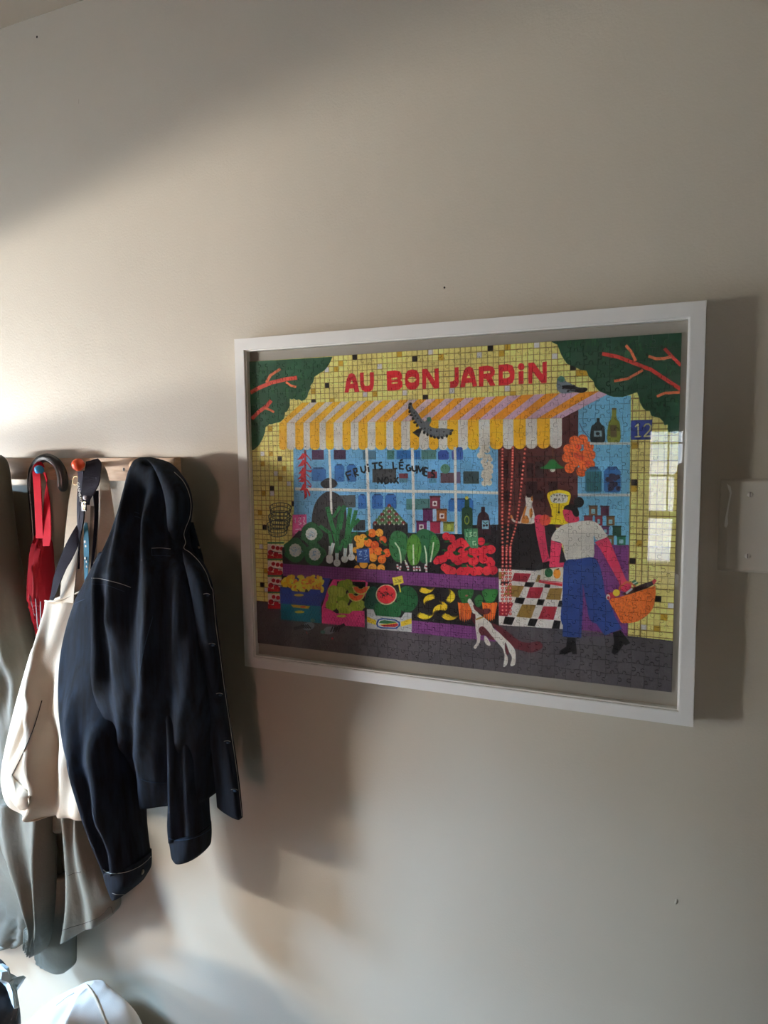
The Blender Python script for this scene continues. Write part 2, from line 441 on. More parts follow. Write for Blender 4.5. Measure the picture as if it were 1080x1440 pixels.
# trees
G1 = (44, 90, 62)
tl = [(60, 285), (775, 245), (750, 300), (720, 345), (690, 370), (680, 372), (640, 400), (620, 412), (612, 455), (585, 492), (590, 505), (570, 540), (560, 580), (540, 605), (510, 615), (490, 600), (470, 606), (445, 595), (430, 602), (412, 595), (410, 660), (385, 705), (370, 710), (360, 765), (330, 790), (290, 800), (250, 812), (240, 808), (205, 835), (200, 880), (180, 930), (150, 985), (105, 1025), (60, 1035)]
A1.poly(tl, G1)
tr = [(-75, 190), (-30, 210), (5, 300), (50, 370), (110, 395), (160, 420), (215, 430), (235, 480), (275, 520), (285, 560), (320, 600), (380, 630), (440, 650), (520, 652), (590, 630), (640, 610), (655, 650), (665, 700), (690, 745), (715, 768), (745, 765), (760, 810), (830, 830), (860, 860), (870, 890), (900, 885), (897, 920), (905, 950), (960, 960), (985, 948), (1060, 955), (1060, 90), (-75, 150)]
A4.poly(tr, (36, 78, 54))
def inside(pt, pl):
    r = False
    for (ax, ay), (bx, by) in zip(pl, pl[1:]+pl[:1]):
        if (ay > pt[1]) != (by > pt[1]) and pt[0] < (bx-ax)*(pt[1]-ay)/(by-ay)+ax: r = not r
    return r
for z, pl, n in ((A1, tl, 420), (A4, tr, 480)):
    cs = [(rs.rand()*1080, rs.rand()*1080) for _ in range(9)]
    for _ in range(n):
        if rs.rand() < .6:
            c = cs[rs.randint(len(cs))]; u, v = c[0]+rs.randn()*70, c[1]+rs.randn()*70
        else: u, v = rs.rand()*1080, rs.rand()*1080
        ln = 20+rs.rand()*50; dx = rs.randn()*5
        if all(inside((u+dx*t+e, v+ln*t), pl) for t in (-.2, 1.1) for e in (-10, 10)):
            c = [(54, 106, 68), (30, 68, 50), (62, 116, 66), (38, 84, 60)][rs.randint(4)]
            z.line([(u, v), (u+dx, v+ln)], 7+rs.rand()*9, c, .45)
BR, BR2 = (206, 84, 66), (216, 116, 78)
for z, ws, c, p in ((A1, 34, BR, [(80, 545), (150, 505), (260, 460), (380, 432), (475, 420)]), (A1, 24, BR2, [(215, 460), (250, 400), (335, 345)]), (A1, 20, BR2, [(380, 455), (420, 485), (468, 498)]),
                    (A1, 32, BR, [(90, 765), (150, 705), (220, 655), (255, 610)]), (A1, 20, BR2, [(200, 675), (245, 690), (280, 710)]),
                    (A4, 34, (200, 62, 52), [(345, 288), (480, 315), (620, 370), (760, 425), (880, 505), (1010, 590)]), (A4, 26, BR2, [(545, 218), (590, 270), (630, 350)]), (A4, 24, BR2, [(445, 518), (560, 500), (640, 455), (690, 425)]),
                    (A4, 30, (200, 62, 52), [(870, 245), (930, 310), (1010, 390)]), (A4, 26, BR2, [(735, 310), (800, 332), (870, 330), (930, 315)]), (A4, 24, BR2, [(805, 650), (870, 622), (1000, 615)])):
    z.line(p, ws, c)
for z, x, y in ((A4, 332, 285), (A4, 722, 298), (A4, 850, 232), (A4, 868, 722)): z.disc(x, y, 11, (18, 34, 24))
# title
TR_ = (196, 38, 48)
A1.poly([(875, 545), (895, 430), (915, 392), (935, 383), (960, 395), (975, 430), (1000, 540), (960, 542), (952, 510), (915, 512), (908, 545)], TR_, [[(920, 475), (935, 437), (952, 472)]])
A2.poly([(105, 382), (137, 378), (137, 470), (145, 490), (165, 494), (185, 487), (190, 470), (189, 378), (222, 376), (222, 480), (212, 520), (185, 538), (150, 540), (120, 522), (108, 480)], TR_)
A2.poly([(330, 370), (400, 363), (440, 370), (460, 400), (458, 430), (446, 442), (463, 460), (462, 495), (440, 520), (400, 528), (335, 531)], TR_, [[(370, 425), (422, 419), (422, 438), (372, 446)], [(372, 461), (424, 457), (424, 472), (372, 477)]])
A2.poly([(485, 440), (490, 392), (510, 364), (545, 355), (585, 362), (603, 395), (606, 440), (600, 490), (577, 517), (540, 525), (505, 515), (488, 482)], TR_, [[(504, 442), (520, 420), (545, 413), (570, 420), (583, 440), (565, 460), (540, 467), (520, 460)]])
A2.poly([(630, 352), (672, 350), (738, 455), (733, 350), (768, 345), (771, 512), (730, 515), (664, 410), (662, 517), (632, 520)], TR_)
A2.poly([(905, 340), (936, 336), (938, 465), (925, 498), (900, 508), (865, 510), (865, 458), (890, 455), (905, 440)], TR_)
A3.poly([(48, 505), (80, 370), (100, 340), (130, 331), (155, 345), (168, 380), (190, 495), (155, 500), (148, 465), (95, 470), (88, 503)], TR_, [[(103, 430), (120, 390), (140, 428)]])
A3.poly([(207, 335), (280, 324), (325, 335), (342, 368), (338, 402), (314, 422), (345, 490), (304, 495), (270, 437), (246, 432), (244, 498), (208, 500)], TR_, [[(246, 372), (302, 368), (304, 386), (246, 396)]])
A3.poly([(375, 320), (450, 312), (490, 325), (509, 370), (507, 430), (490, 470), (450, 487), (375, 491)], TR_, [[(408, 374), (455, 372), (471, 395), (466, 420), (440, 433), (408, 433)]])
A3.poly([(543, 375), (583, 371), (583, 478), (543, 481)], TR_); A3.disc(565, 335, 26, TR_, 30)
A3.poly([(625, 304), (670, 300), (745, 402), (745, 297), (780, 293), (778, 470), (735, 473), (660, 373), (658, 475), (625, 478)], TR_)
# awning
VB = [393.3, 404, 416, 427.5, 436.7, 450, 459, 470, 482.5, 494, 505, 517.5, 529, 544, 554, 565, 577.5, 590, 604, 617.5, 630, 645, 658.7, 674, 689.7, 708, 723, 740, 756, 774, 791]
TB = [426, 437, 448, 459, 470, 481, 492.5, 504, 515.5, 527.5, 539.5, 551.5, 563.5, 576, 588.5, 601, 614, 627, 640, 655, 669, 684.5, 698.5, 714, 734, 752.5, 768, 788, 818, 843, 855]
lerp = lambda a, b, t: tuple(x+(y-x)*t for x, y in zip(a, b))
ty = lambda x: np.interp(x, [426, 640, 790, 843, 855], [565, 560, 553, 550.5, 555])
vy = lambda x: np.interp(x, [393, 540, 640, 791], [593.5, 592, 590, 588])
for i in range(30):
    t = min(max((i-6)/16, 0), 1)
    c = lerp((238, 184, 52), (226, 150, 44), t) if i % 2 == 0 else lerp((226, 214, 206), (218, 182, 202), t)
    a, b, ta, tb = VB[i], VB[i+1], TB[i], TB[i+1]
    P1.poly([(ta, ty(ta)), (tb, ty(tb)), (b, vy(b)+.5), (a, vy(a)+.5)], c)
    c = (236, 182, 48) if i % 2 == 0 else (230, 224, 216)
    bt = np.interp(a, [393, 640, 791], [631, 632, 630]); r = (b-a)/2
    arc = [(a+r+r*math.cos(k), bt-r*.75+r*.8*math.sin(k)) for k in np.linspace(0, math.pi, 9)]
    P1.poly([(a, vy(a)), (b, vy(b))] + arc, c)
P1.line([(393, 593.5), (540, 592), (640, 590), (791, 588)], .6, (190, 140, 80), .5)
# things behind the shop window
for z, x0, y0, x1, y1, c in ((B1, 595, 130, 695, 210, (92, 64, 100)), (B1, 780, 130, 880, 210, (78, 54, 84)), (B2, 125, 135, 235, 210, (84, 122, 146)), (B2, 330, 135, 390, 210, (80, 132, 128)),
                             (B2, 410, 135, 535, 210, (54, 116, 178)), (B2, 560, 135, 610, 212, (54, 116, 178)), (B2, 620, 135, 745, 210, (98, 140, 136)), (B2, 205, 290, 405, 405, (82, 82, 84)),
                             (B2, 430, 330, 505, 370, (132, 66, 76)), (B2, 430, 370, 500, 405, (94, 140, 160)), (B2, 670, 315, 750, 370, (132, 66, 76)), (B2, 680, 370, 745, 410, (96, 150, 176)), (B2, 780, 325, 948, 410, (110, 84, 92)),
                             (B2, 972, 315, 1085, 415, (84, 82, 86)), (B3, 72, 315, 205, 418, (76, 92, 94)), (B1, 800, 512, 955, 615, (86, 92, 96)), (B2, 490, 545, 690, 635, (90, 138, 134)), (B1, 940, 720, 1040, 810, (66, 70, 76)), (B2, 0, 510, 60, 610, (88, 94, 98))):
    z.rect(x0, y0, x1, y1, c)
for z, x0, y0, x1, y1, c in ((B1, 590, 280, 712, 392, (66, 120, 182)), (B1, 785, 252, 866, 398, (66, 120, 182)), (B1, 888, 252, 968, 398, (66, 120, 182)), (B1, 985, 505, 1050, 622, (60, 116, 184)),
                             (B2, 82, 505, 152, 627, (60, 116, 184)), (B2, 200, 505, 292, 627, (60, 116, 184)), (B2, 310, 505, 405, 627, (60, 116, 184)), (B2, 845, 545, 1055, 652, (58, 118, 186)), (B2, 760, 135, 850, 215, (58, 84, 156)), (B2, 875, 130, 970, 215, (76, 84, 156))):
    z.rrect(x0, y0, x1, y1, c)
    if y0 > 240: z.rect(x0+20, y0-4, x1-20, y0+8, (44, 78, 120))
B2.disc(820, 292, 40, (96, 142, 120))
for x0, y0, x1, y1, c in ((690, 525, 775, 630, (140, 56, 76)), (630, 630, 715, 732, (108, 52, 100)), (745, 635, 830, 737, (168, 100, 50)), (575, 735, 660, 832, (130, 52, 108)), (690, 735, 775, 837, (162, 46, 76)), (800, 745, 890, 822, (152, 160, 72))):
    B2.rect(x0, y0, x1, y1, c); B2.rect(x0-4, y0-6, x1+4, y0+8, tuple(int(v*.62) for v in c))
for x0, y0, x1, y1 in ((712, 632, 742, 735), (660, 738, 690, 832), (775, 742, 800, 836)): B2.rect(x0, y0, x1, y1, (170, 200, 220))
for x, y in ((730, 585), (790, 690), (615, 782)): B2.rect(x-20, y-22, x+20, y+22, (228, 222, 216)); B2.disc(x, y, 11, (110, 70, 80))
B2.disc(850, 785, 24, (180, 190, 90))
BARS = (232, 228, 220)
for p, w_ in (([(463.5, 631), (465, 675), (466, 722)], 3.2), ([(516, 629), (518, 690), (519.5, 745)], 4), ([(580.5, 629), (581.5, 690), (582, 748)], 4), ([(640.5, 628), (641, 690), (641.5, 752)], 4),
              ([(415, 686), (520, 689), (640, 691), (701, 693)], 4.2)): P1.line(p, w_, BARS)
# hatted customer
B1.curve([(665, 412), (700, 378), (740, 364), (780, 378), (808, 412), (785, 445), (735, 450), (690, 448)], (58, 56, 60))
B1.curve([(588, 770), (600, 640), (640, 545), (700, 490), (735, 480), (790, 490), (845, 535), (875, 610), (884, 720), (870, 820), (600, 830)], (66, 63, 66))
P1.line([(463.5, 631), (465, 675), (466, 722)], 3.2, BARS)
# window lettering
LT = (24, 26, 36)
for z, w_, strokes in ((B1, 13, [[(878, 325), (908, 385)], [(878, 322), (925, 305)], [(890, 350), (925, 336)], [(942, 290), (965, 360)], [(942, 290), (970, 285), (975, 312), (950, 328), (990, 345)],
                                 [(1005, 270), (1015, 312), (1035, 322), (1048, 300), (1045, 262)]]),
                       (B2, 13, [[(170, 275), (175, 318)], [(200, 245), (250, 240)], [(225, 242), (228, 300)], [(285, 235), (262, 240), (262, 258), (285, 270), (285, 288), (260, 296)], [(378, 232), (382, 290), (415, 288)],
                                 [(468, 235), (435, 237), (435, 290), (470, 292)], [(437, 262), (464, 262)], [(438, 222), (462, 212)], [(520, 258), (498, 262), (490, 285), (505, 310), (528, 302), (528, 285), (512, 285)],
                                 [(540, 265), (545, 305), (562, 312), (575, 300), (575, 262)], [(578, 330), (592, 268), (608, 315), (632, 280), (630, 340)], [(675, 288), (648, 280), (640, 345), (668, 352)], [(645, 312), (668, 318)],
                                 [(735, 308), (712, 305), (706, 325), (728, 342), (725, 362), (698, 362)],
                                 [(250, 415), (252, 365), (285, 412), (288, 362)], [(318, 362), (302, 388), (312, 415), (335, 410), (340, 385), (330, 362), (318, 362)], [(360, 375), (362, 412)], [(388, 365), (425, 415)], [(422, 360), (385, 412)]])):
    for s_ in strokes: z.line(s_, w_, LT)
B2.disc(165, 255, 8, LT); B2.disc(358, 352, 8, LT)
# artichoke pyramid
B2.rect(205, 752, 500, 845, (56, 50, 54)); B2.poly([(210, 757), (325, 610), (345, 588), (368, 612), (498, 757)], (88, 118, 92))
for r in range(7):
    for k in range(r+1):
        x = 345+(k-r/2)*40; y = 603+r*24
        B2.disc(x, y, 17, (96, 130, 84) if (r+k) % 3 else (136, 56, 58), 15); B2.line([(x, y+4), (x, y+18)], 8, (208, 214, 196))
# bottles in the window
GB = (44, 82, 58)
B3.rrect(58, 618, 148, 870, GB, 14); B3.poly([(85, 545), (120, 545), (124, 625), (82, 625)], GB); B3.disc(100, 538, 15, (214, 200, 90)); B3.disc(100, 725, 22, (170, 178, 70), 38); B3.disc(100, 725, 14, GB, 28)
WB = (66, 36, 46)
B3.curve([(190, 875), (190, 720), (198, 680), (225, 655), (252, 655), (280, 680), (290, 720), (296, 875)], WB); B3.rect(222, 615, 253, 665, WB); B3.rect(227, 727, 286, 803, (150, 194, 206)); B3.disc(245, 772, 10, (40, 30, 44)); B3.disc(268, 770, 10, (40, 30, 44)); B3.line([(240, 742), (257, 755), (275, 740)], 6, (44, 84, 56))
B3.rect(15, 318, 47, 415, (120, 104, 132)); B3.rrect(15, 110, 68, 214, (58, 98, 168), 10)
for x, y in ((250, 115), (275, 135), (235, 140), (215, 180), (250, 185), (285, 190), (300, 215), (255, 215), (240, 235), (285, 250), (255, 265), (300, 275), (265, 295), (300, 315), (250, 325), (280, 335), (245, 350), (290, 360), (265, 375), (250, 415), (275, 400), (290, 410)):
    B3.disc(x, y, 21+rs.rand()*6, (222, 212, 196)); B3.disc(x+4, y+4, 9, (198, 186, 168), a=.5)
# chili string
B1.line([(535, 130), (540, 160), (535, 300), (535, 450)], 16, (176, 34, 44))
for x0, y0, x1, y1 in ((530, 160, 470, 212), (540, 160, 590, 222), (530, 215, 472, 270), (545, 225, 590, 295), (530, 280, 478, 330), (545, 300, 598, 300), (530, 330, 470, 375), (548, 330, 588, 372), (528, 370, 478, 395), (550, 380, 592, 435), (530, 420, 490, 472), (545, 425, 590, 432), (530, 450, 528, 548), (545, 450, 572, 525), (520, 300, 500, 345)):
    mx, my = (x0+x1)/2+(y1-y0)*.12, (y0+y1)/2+10
    B1.poly([(x0-12, y0-6), (mx-11, my-10), (x1, y1), (mx+12, my+9), (x0+13, y0+8)], (192, 40, 52))
B1.disc(540, 100, 13, (232, 228, 220)); B1.disc(540, 102, 5, (90, 90, 96)); B1.line([(536, 130), (538, 155)], 6, (60, 84, 60))
# wire baskets and pallets on the left, pink price card
W_ = (58, 72, 70)
for cx, cy, rx, ry, dx in ((325, 615, 92, 42, 0), (318, 690, 96, 40, 0), (300, 760, 90, 38, 0)):
    for k in range(3):
        pts = [(cx+dx+(rx-k*7)*math.cos(t), cy+k*32+(ry)*math.sin(t)) for t in np.linspace(0, 2*math.pi, 25)]
        B1.line(pts, 5, W_)
    for t in np.linspace(0, 2*math.pi, 16, False): B1.line([(cx+rx*math.cos(t), cy+ry*math.sin(t)), (cx+(rx-16)*math.cos(t), cy+68+ry*math.sin(t))], 3.5, W_)
B1.poly([(428, 675), (545, 672), (545, 880), (424, 875)], (218, 98, 158))
for p in ([(448, 700), (450, 745)], [(475, 705), (500, 700), (478, 735), (502, 750), (478, 760)], [(515, 700), (530, 700), (518, 735), (535, 750), (515, 760)], [(450, 800), (495, 795)], [(445, 830), (490, 826)], [(450, 858), (480, 855)]): B1.line(p, 7, (238, 206, 226))
for y in range(4):
    yy = 925+y*140
    yo = yy - (770-610)*6
    C1.rect(213, yo-20, 352, yo-6, (64, 130, 84)); C1.poly([(213, yo-6), (355, yo+6), (355, yo+100), (213, yo+92)], (230, 218, 206))
    for dx, dy, r in ((48, 25, 16), (85, 32, 17), (120, 36, 16), (25, 68, 22), (70, 85, 22), (105, 100, 20)): C1.disc(213+dx, yo+dy, r, (176, 32, 46))
    C1.line([(240, yo+58), (330, yo+72)], 5, (70, 60, 60)); C1.poly([(213, yo+84), (260, yo+100), (352, yo+114), (352, yo+128), (213, yo+124)], (190, 48, 56))
# vegetables on the black shelf
P1.poly([(396, 770), (420, 745), (701, 752), (701, 815), (397, 794)], (48, 45, 48))
def caulif(x, y, r):
    B1.curve([(x+r*(1+.12*math.sin(5*t+x))*math.cos(t), y+r*1.02*(1+.1*math.cos(4*t))*math.sin(t)) for t in np.linspace(0, 2*math.pi, 14, False)], (52, 112, 70))
    for t in np.linspace(0, 6.28, 7, False): B1.line([(x+r*.45*math.cos(t), y+r*.45*math.sin(t)), (x+r*.9*math.cos(t+.15), y+r*.9*math.sin(t+.15))], 8, (40, 94, 60), .7)
    for t in np.linspace(0, 2*math.pi, 12, False): B1.disc(x+r*.38*math.cos(t), y+r*.42*math.sin(t), r*.17, (228, 230, 226))
    B1.disc(x, y, r*.42, (222, 226, 226))
    for _ in range(16): B1.disc(x+rs.randn()*r*.16, y+rs.randn()*r*.18, 5, (150, 184, 206), a=.8)
caulif(585, 838, 92); caulif(448, 975, 98); caulif(612, 1010, 92)
LG, LG2 = (52, 128, 76), (42, 108, 66)
for p, w_ in (([(800, 1000), (805, 850), (825, 700), (870, 600)], 36), ([(760, 960), (740, 830), (655, 770)], 30), ([(800, 900), (760, 760), (720, 610)], 36), ([(770, 700), (830, 605)], 26), ([(870, 960), (890, 800), (915, 620)], 34),
              ([(880, 900), (930, 760), (965, 640)], 30), ([(900, 930), (930, 850), (975, 830)], 28), ([(830, 800), (850, 680), (840, 640)], 26), ([(905, 800), (990, 715)], 30), ([(820, 980), (850, 900), (900, 860)], 26)):
    B1.line(p, w_, LG if rs.rand() < .6 else LG2); B1.line(p, 4, (38, 96, 58), .6)
for x0, y0, x1, y1 in ((770, 915, 738, 1040), (800, 1000, 800, 1080), (872, 960, 865, 1050), (918, 920, 922, 1035), (745, 940, 738, 1060)):
    B1.line([(x0, y0), (x1, y1)], 30, (216, 222, 220)); B1.disc(x1, y1, 30, (228, 230, 228)); B1.line([(x0, y0), (x1, y1)], 6, (160, 188, 208), .6)
C1.disc(800, 125, 30, (228, 230, 228)); C1.disc(865, 95, 28, (228, 230, 228)); C1.disc(922, 78, 26, (228, 230, 228)); C1.disc(738, 82, 27, (228, 230, 228))
OR = [(232, 122, 44), (236, 160, 58), (222, 94, 42), (240, 172, 66)]
for x, y, r in ((198, 833, 36), (260, 830, 34), (120, 875, 36), (75, 878, 30), (95, 925, 36), (165, 915, 36), (290, 890, 34), (220, 935, 36), (248, 985, 36), (322, 1000, 36), (180, 990, 34), (205, 1040, 36), (280, 1055, 36), (125, 1095, 36), (85, 1045, 32), (60, 975, 28), (200, 1125, 36), (272, 1130, 34), (70, 1130, 26), (150, 1010, 30)):
    B2.disc(x, y, r, OR[rs.randint(4)]); B2.disc(x-8, y-8, r*.4, (244, 186, 92), a=.35)
for x, y in ((160, 830), (245, 880), (285, 910), (310, 930), (150, 880), (290, 1000), (120, 1050), (270, 1155)): B2.disc(x, y, 20, (48, 104, 56), 11, rot=rs.rand()*3)
B2.poly([(65, 968), (172, 962), (176, 1085), (70, 1080)], (54, 92, 164))
for p in ([(85, 990), (108, 985), (88, 1015), (112, 1020)], [(125, 985), (150, 978), (140, 1010), (158, 1025), (130, 1035)], [(85, 1050), (115, 1045)], [(130, 1060), (155, 1045)]): B2.line(p, 7, (140, 176, 216))
for cpts, c in (([(340, 900), (370, 830), (420, 812), (480, 840), (505, 890), (490, 980), (470, 1060), (400, 1075), (350, 1000)], (66, 130, 80)), ([(560, 860), (620, 800), (690, 815), (740, 850), (770, 930), (740, 1010), (690, 1080), (610, 1080), (590, 980)], (54, 118, 78)),
                ([(490, 1000), (500, 890), (545, 842), (590, 870), (615, 950), (600, 1050), (575, 1100), (520, 1100)], (100, 156, 64)), ([(690, 900), (720, 850), (765, 900), (770, 960), (730, 1030), (690, 1020)], (74, 142, 72))):
    B2.curve(cpts, c)
    for _ in range(14):
        k = rs.randint(len(cpts)); t = .3+rs.rand()*.6; cx = np.mean([q[0] for q in cpts]); cy = np.mean([q[1] for q in cpts])
        B2.line([(cx, cy+30), (cx+(cpts[k][0]-cx)*t, cy+(cpts[k][1]-cy)*t)], 5, tuple(int(v*(.84 if rs.rand() < .6 else 1.14)) for v in c), .6)
for p in ([(390, 912), (425, 960), (438, 1020), (442, 1090)], [(545, 930), (548, 1100)], [(640, 940), (655, 1010), (658, 1110)], [(718, 910), (705, 1000), (690, 1080)], [(475, 1060), (490, 1110)]):
    B2.line(p, 13, (214, 222, 196))
for x, y in ((410, 160), (437, 175), (487, 150), (500, 175), (550, 180), (575, 178), (595, 180), (652, 160), (655, 190)): C2.line([(x, y-25), (x+rs.randn()*6, y+15)], 17, (222, 218, 216)); C2.line([(x-9, y-5), (x+9, y-3)], 7, (176, 50, 66))
for z, lst in ((B2, [(825, 862, 34), (870, 880, 34), (950, 910, 36), (905, 930, 36), (1000, 925, 34), (870, 965, 36), (960, 1000, 40), (840, 1020, 36), (900, 1045, 42), (770, 1060, 36), (985, 1050, 36), (1055, 1005, 36), (1060, 1060, 34), (740, 1075, 26)]),
               (C2, [(760, 100, 34), (800, 90, 34), (870, 60, 40), (930, 100, 44), (970, 60, 40), (1050, 30, 40), (840, 185, 40), (875, 195, 36), (950, 205, 42), (990, 195, 40), (1060, 110, 40), (1060, 200, 38), (810, 165, 34)]),
               (C3, [(70, 40, 40), (75, 90, 38), (160, 30, 42), (190, 30, 38), (150, 115, 40), (245, 20, 36), (300, 15, 40), (240, 95, 40), (300, 130, 38), (320, 190, 40), (60, 200, 44), (160, 195, 40), (200, 195, 38), (265, 195, 40), (20, 110, 36), (100, 170, 30)]),
               (B3, [(40, 915, 36), (85, 930, 34), (220, 905, 34), (65, 1000, 38), (180, 990, 38), (150, 1030, 36), (255, 970, 32), (310, 975, 34), (235, 1045, 36), (290, 1070, 34), (25, 1060, 36)])):
    for x, y, r in lst: z.disc(x, y, r, [(206, 44, 62), (196, 36, 56), (214, 58, 68)][rs.randint(3)])
for z, x, y in ((B2, 830, 905), (B2, 905, 1010), (B2, 810, 980), (B2, 1000, 970), (C2, 880, 145), (C2, 975, 150), (C2, 1030, 155), (C3, 75, 155), (C3, 130, 155), (C3, 225, 150), (C3, 125, 70), (C3, 5, 45), (B3, 100, 965), (B3, 265, 930), (B3, 20, 1005), (B3, 130, 1030)):
    z.disc(x, y, 26, (50, 104, 58), 9, rot=rs.randn()*.5)
B3.poly([(78, 800), (192, 795), (195, 965), (135, 962), (80, 880)], (92, 156, 112))
for p in ([(98, 830), (100, 865)], [(120, 832), (142, 828), (125, 845), (142, 858), (120, 866)], [(160, 828), (178, 828), (178, 862), (160, 862), (160, 828)], [(175, 905), (150, 905), (152, 938), (175, 935), (175, 920)]): B3.line(p, 7, (196, 226, 190))
# purple shelves
def purple(p, n, mrows):
    P1.poly(p, (142, 80, 142)); a, b, c, d = [np.array(q, float) for q in p]
    for t in np.linspace(0, 1, n): P1.line([a+(b-a)*t, d+(c-d)*t], .5, (108, 54, 112), .8)
    for t in np.linspace(0, 1, mrows): P1.line([a+(d-a)*t, b+(c-b)*t], .5, (108, 54, 112), .8)
P1.poly([(395, 806), (701, 828), (701, 884), (395, 860)], (40, 36, 39))
purple([(397, 791.3), (701, 812), (701, 832), (397, 808.5)], 84, 6)
purple([(577, 872), (701, 884.5), (701, 903), (577, 889.5)], 34, 6)
# crates
C1.poly([(370, 232), (745, 255), (690, 420), (660, 470), (640, 360), (345, 290)], (60, 74, 156))
for _ in range(150):
    u, v = 335+rs.rand()*340, 240+rs.rand()*120
    if v > 285-.9*(u-335) or u > 395: C1.disc(u, v, 22, [(246, 212, 70), (240, 190, 62), (248, 222, 92)][rs.randint(3)], 15, rot=rs.rand()*3)
for _ in range(18): C1.disc(400+rs.rand()*260, 260+rs.rand()*90, 16, (228, 130, 60), 7, rot=rs.rand()*3, a=.8)
C1.poly([(315, 322), (400, 335), (420, 360), (550, 372), (575, 345), (658, 352), (662, 490), (318, 465)], (62, 86, 166))
C1.poly([(318, 465), (662, 490), (662, 635), (322, 600)], (38, 130, 150))
C1.poly([(765, 262), (1035, 275), (1060, 290), (1030, 500), (668, 500), (720, 340)], (226, 78, 142))
C1.poly([(800, 280), (1040, 285), (1030, 480), (800, 500), (790, 400)], (44, 40, 40))
for x, y, r in ((770, 365, 52), (850, 320, 50), (890, 300, 40), (850, 430, 55), (750, 480, 50), (840, 490, 50), (960, 500, 60), (1000, 480, 40), (890, 530, 46), (830, 370, 44), (930, 350, 40), (760, 430, 40), (850, 540, 40)):
    C1.disc(x, y, r, [(160, 184, 66), (140, 172, 58), (178, 196, 84)][rs.randint(3)])
    for t in (-.5, 0, .5): C1.line([(x+t*r, y-r*.8), (x+t*r*1.3, y), (x+t*r, y+r*.8)], 4, (118, 150, 48), .7)
for cx, cy, a0 in ((960, 380, .5), (1000, 320, .4)):
    C1.poly([(cx+75*math.cos(t), cy+75*math.sin(t)) for t in np.linspace(a0-.4, a0+2.7, 14)]+[(cx+25*math.cos(t), cy+22*math.sin(t)) for t in np.linspace(a0+2.5, a0, 8)], (214, 206, 120))
    C1.poly([(cx+64*math.cos(t), cy+64*math.sin(t)) for t in np.linspace(a0-.3, a0+2.6, 14)]+[(cx+30*math.cos(t), cy+26*math.sin(t)) for t in np.linspace(a0+2.5, a0, 8)], (232, 104, 58))
C1.poly([(668, 490), (760, 530), (790, 550), (900, 555), (930, 530), (1030, 530), (1030, 672), (668, 635)], (226, 78, 142))
for (x0, y0, x1, y1, c) in ((325, 370, 655, 470, (48, 66, 140)), (325, 495, 655, 610, (28, 106, 130)), (675, 550, 1022, 650, (198, 56, 120))):
    for k in np.arange(x0, x1, 24):
        C1.line([(k, y0+ (k-x0)*.06), (min(k+(y1-y0)*.5, x1), y1+(k-x0)*.06)], 4, c, .8); C1.line([(k, y1+(k-x0)*.06), (min(k+(y1-y0)*.5, x1), y0+(k-x0)*.06)], 4, c, .8)
for x, y, c in ((475, 395, (240, 210, 90)), (480, 538, (240, 210, 90)), (835, 575, (196, 204, 90))): C1.disc(x, y, 42, c, 12)
C1.poly([(405, 475), (570, 488), (555, 512), (425, 500)], (238, 190, 70)); C1.disc(510, 495, 24, (226, 110, 56), 9)
# melons
C2.curve([(135, 500), (140, 400), (175, 335), (230, 330), (260, 420), (235, 510)], (38, 92, 74)); C2.curve([(220, 480), (300, 450), (400, 460), (440, 520), (420, 580), (300, 590), (225, 560)], (44, 118, 70))
C2.disc(492, 432, 92, (42, 112, 66), 112)
for k in range(-4, 5): C2.line([(492+k*14, 325+abs(k)*8), (492+k*21, 430), (492+k*14, 540-abs(k)*8)], 5, (30, 88, 52), .8)
for k in range(10): C2.line([(225+k*22, 490), (230+k*20, 575)], 5, (32, 92, 54), .8)
C2.disc(315, 395, 90, (214, 200, 160), 88); C2.disc(315, 393, 80, (214, 52, 62), 78)
for _ in range(26): C2.disc(315+rs.randn()*26, 395+rs.randn()*18, 4, (60, 20, 26), 6)
C2.poly([(365, 250), (452, 232), (464, 295), (378, 318)], (228, 208, 84)); C2.line([(422, 300), (436, 375)], 13, (224, 200, 76))
for p in ([(385, 265), (400, 280)], [(410, 258), (422, 275), (440, 268)], [(390, 292), (445, 280)]): C2.line(p, 5, (150, 130, 50))
C2.poly([(148, 515), (205, 518), (225, 570), (440, 590), (470, 545), (530, 548), (530, 714), (150, 680)], (200, 200, 200))
C2.poly([(150, 580), (228, 612), (228, 650), (150, 625)], (238, 200, 62)); C2.poly([(435, 625), (528, 595), (528, 640), (440, 665)], (238, 200, 62))
C2.poly([(228, 640), (240, 605), (280, 592), (390, 605), (428, 625), (432, 655), (400, 685), (270, 680), (235, 665)], (50, 84, 150)); C2.poly([(240, 640), (255, 610), (290, 603), (385, 615), (418, 635), (415, 660), (390, 675), (275, 670), (245, 658)], (232, 230, 226))
C2.poly([(250, 635), (265, 615), (300, 610), (385, 622), (405, 632), (330, 642)], (52, 120, 74)); C2.poly([(262, 650), (330, 640), (410, 638), (412, 655), (385, 670), (290, 665)], (190, 46, 52)); C2.line([(262, 648), (330, 644), (400, 634)], 8, (238, 210, 90))
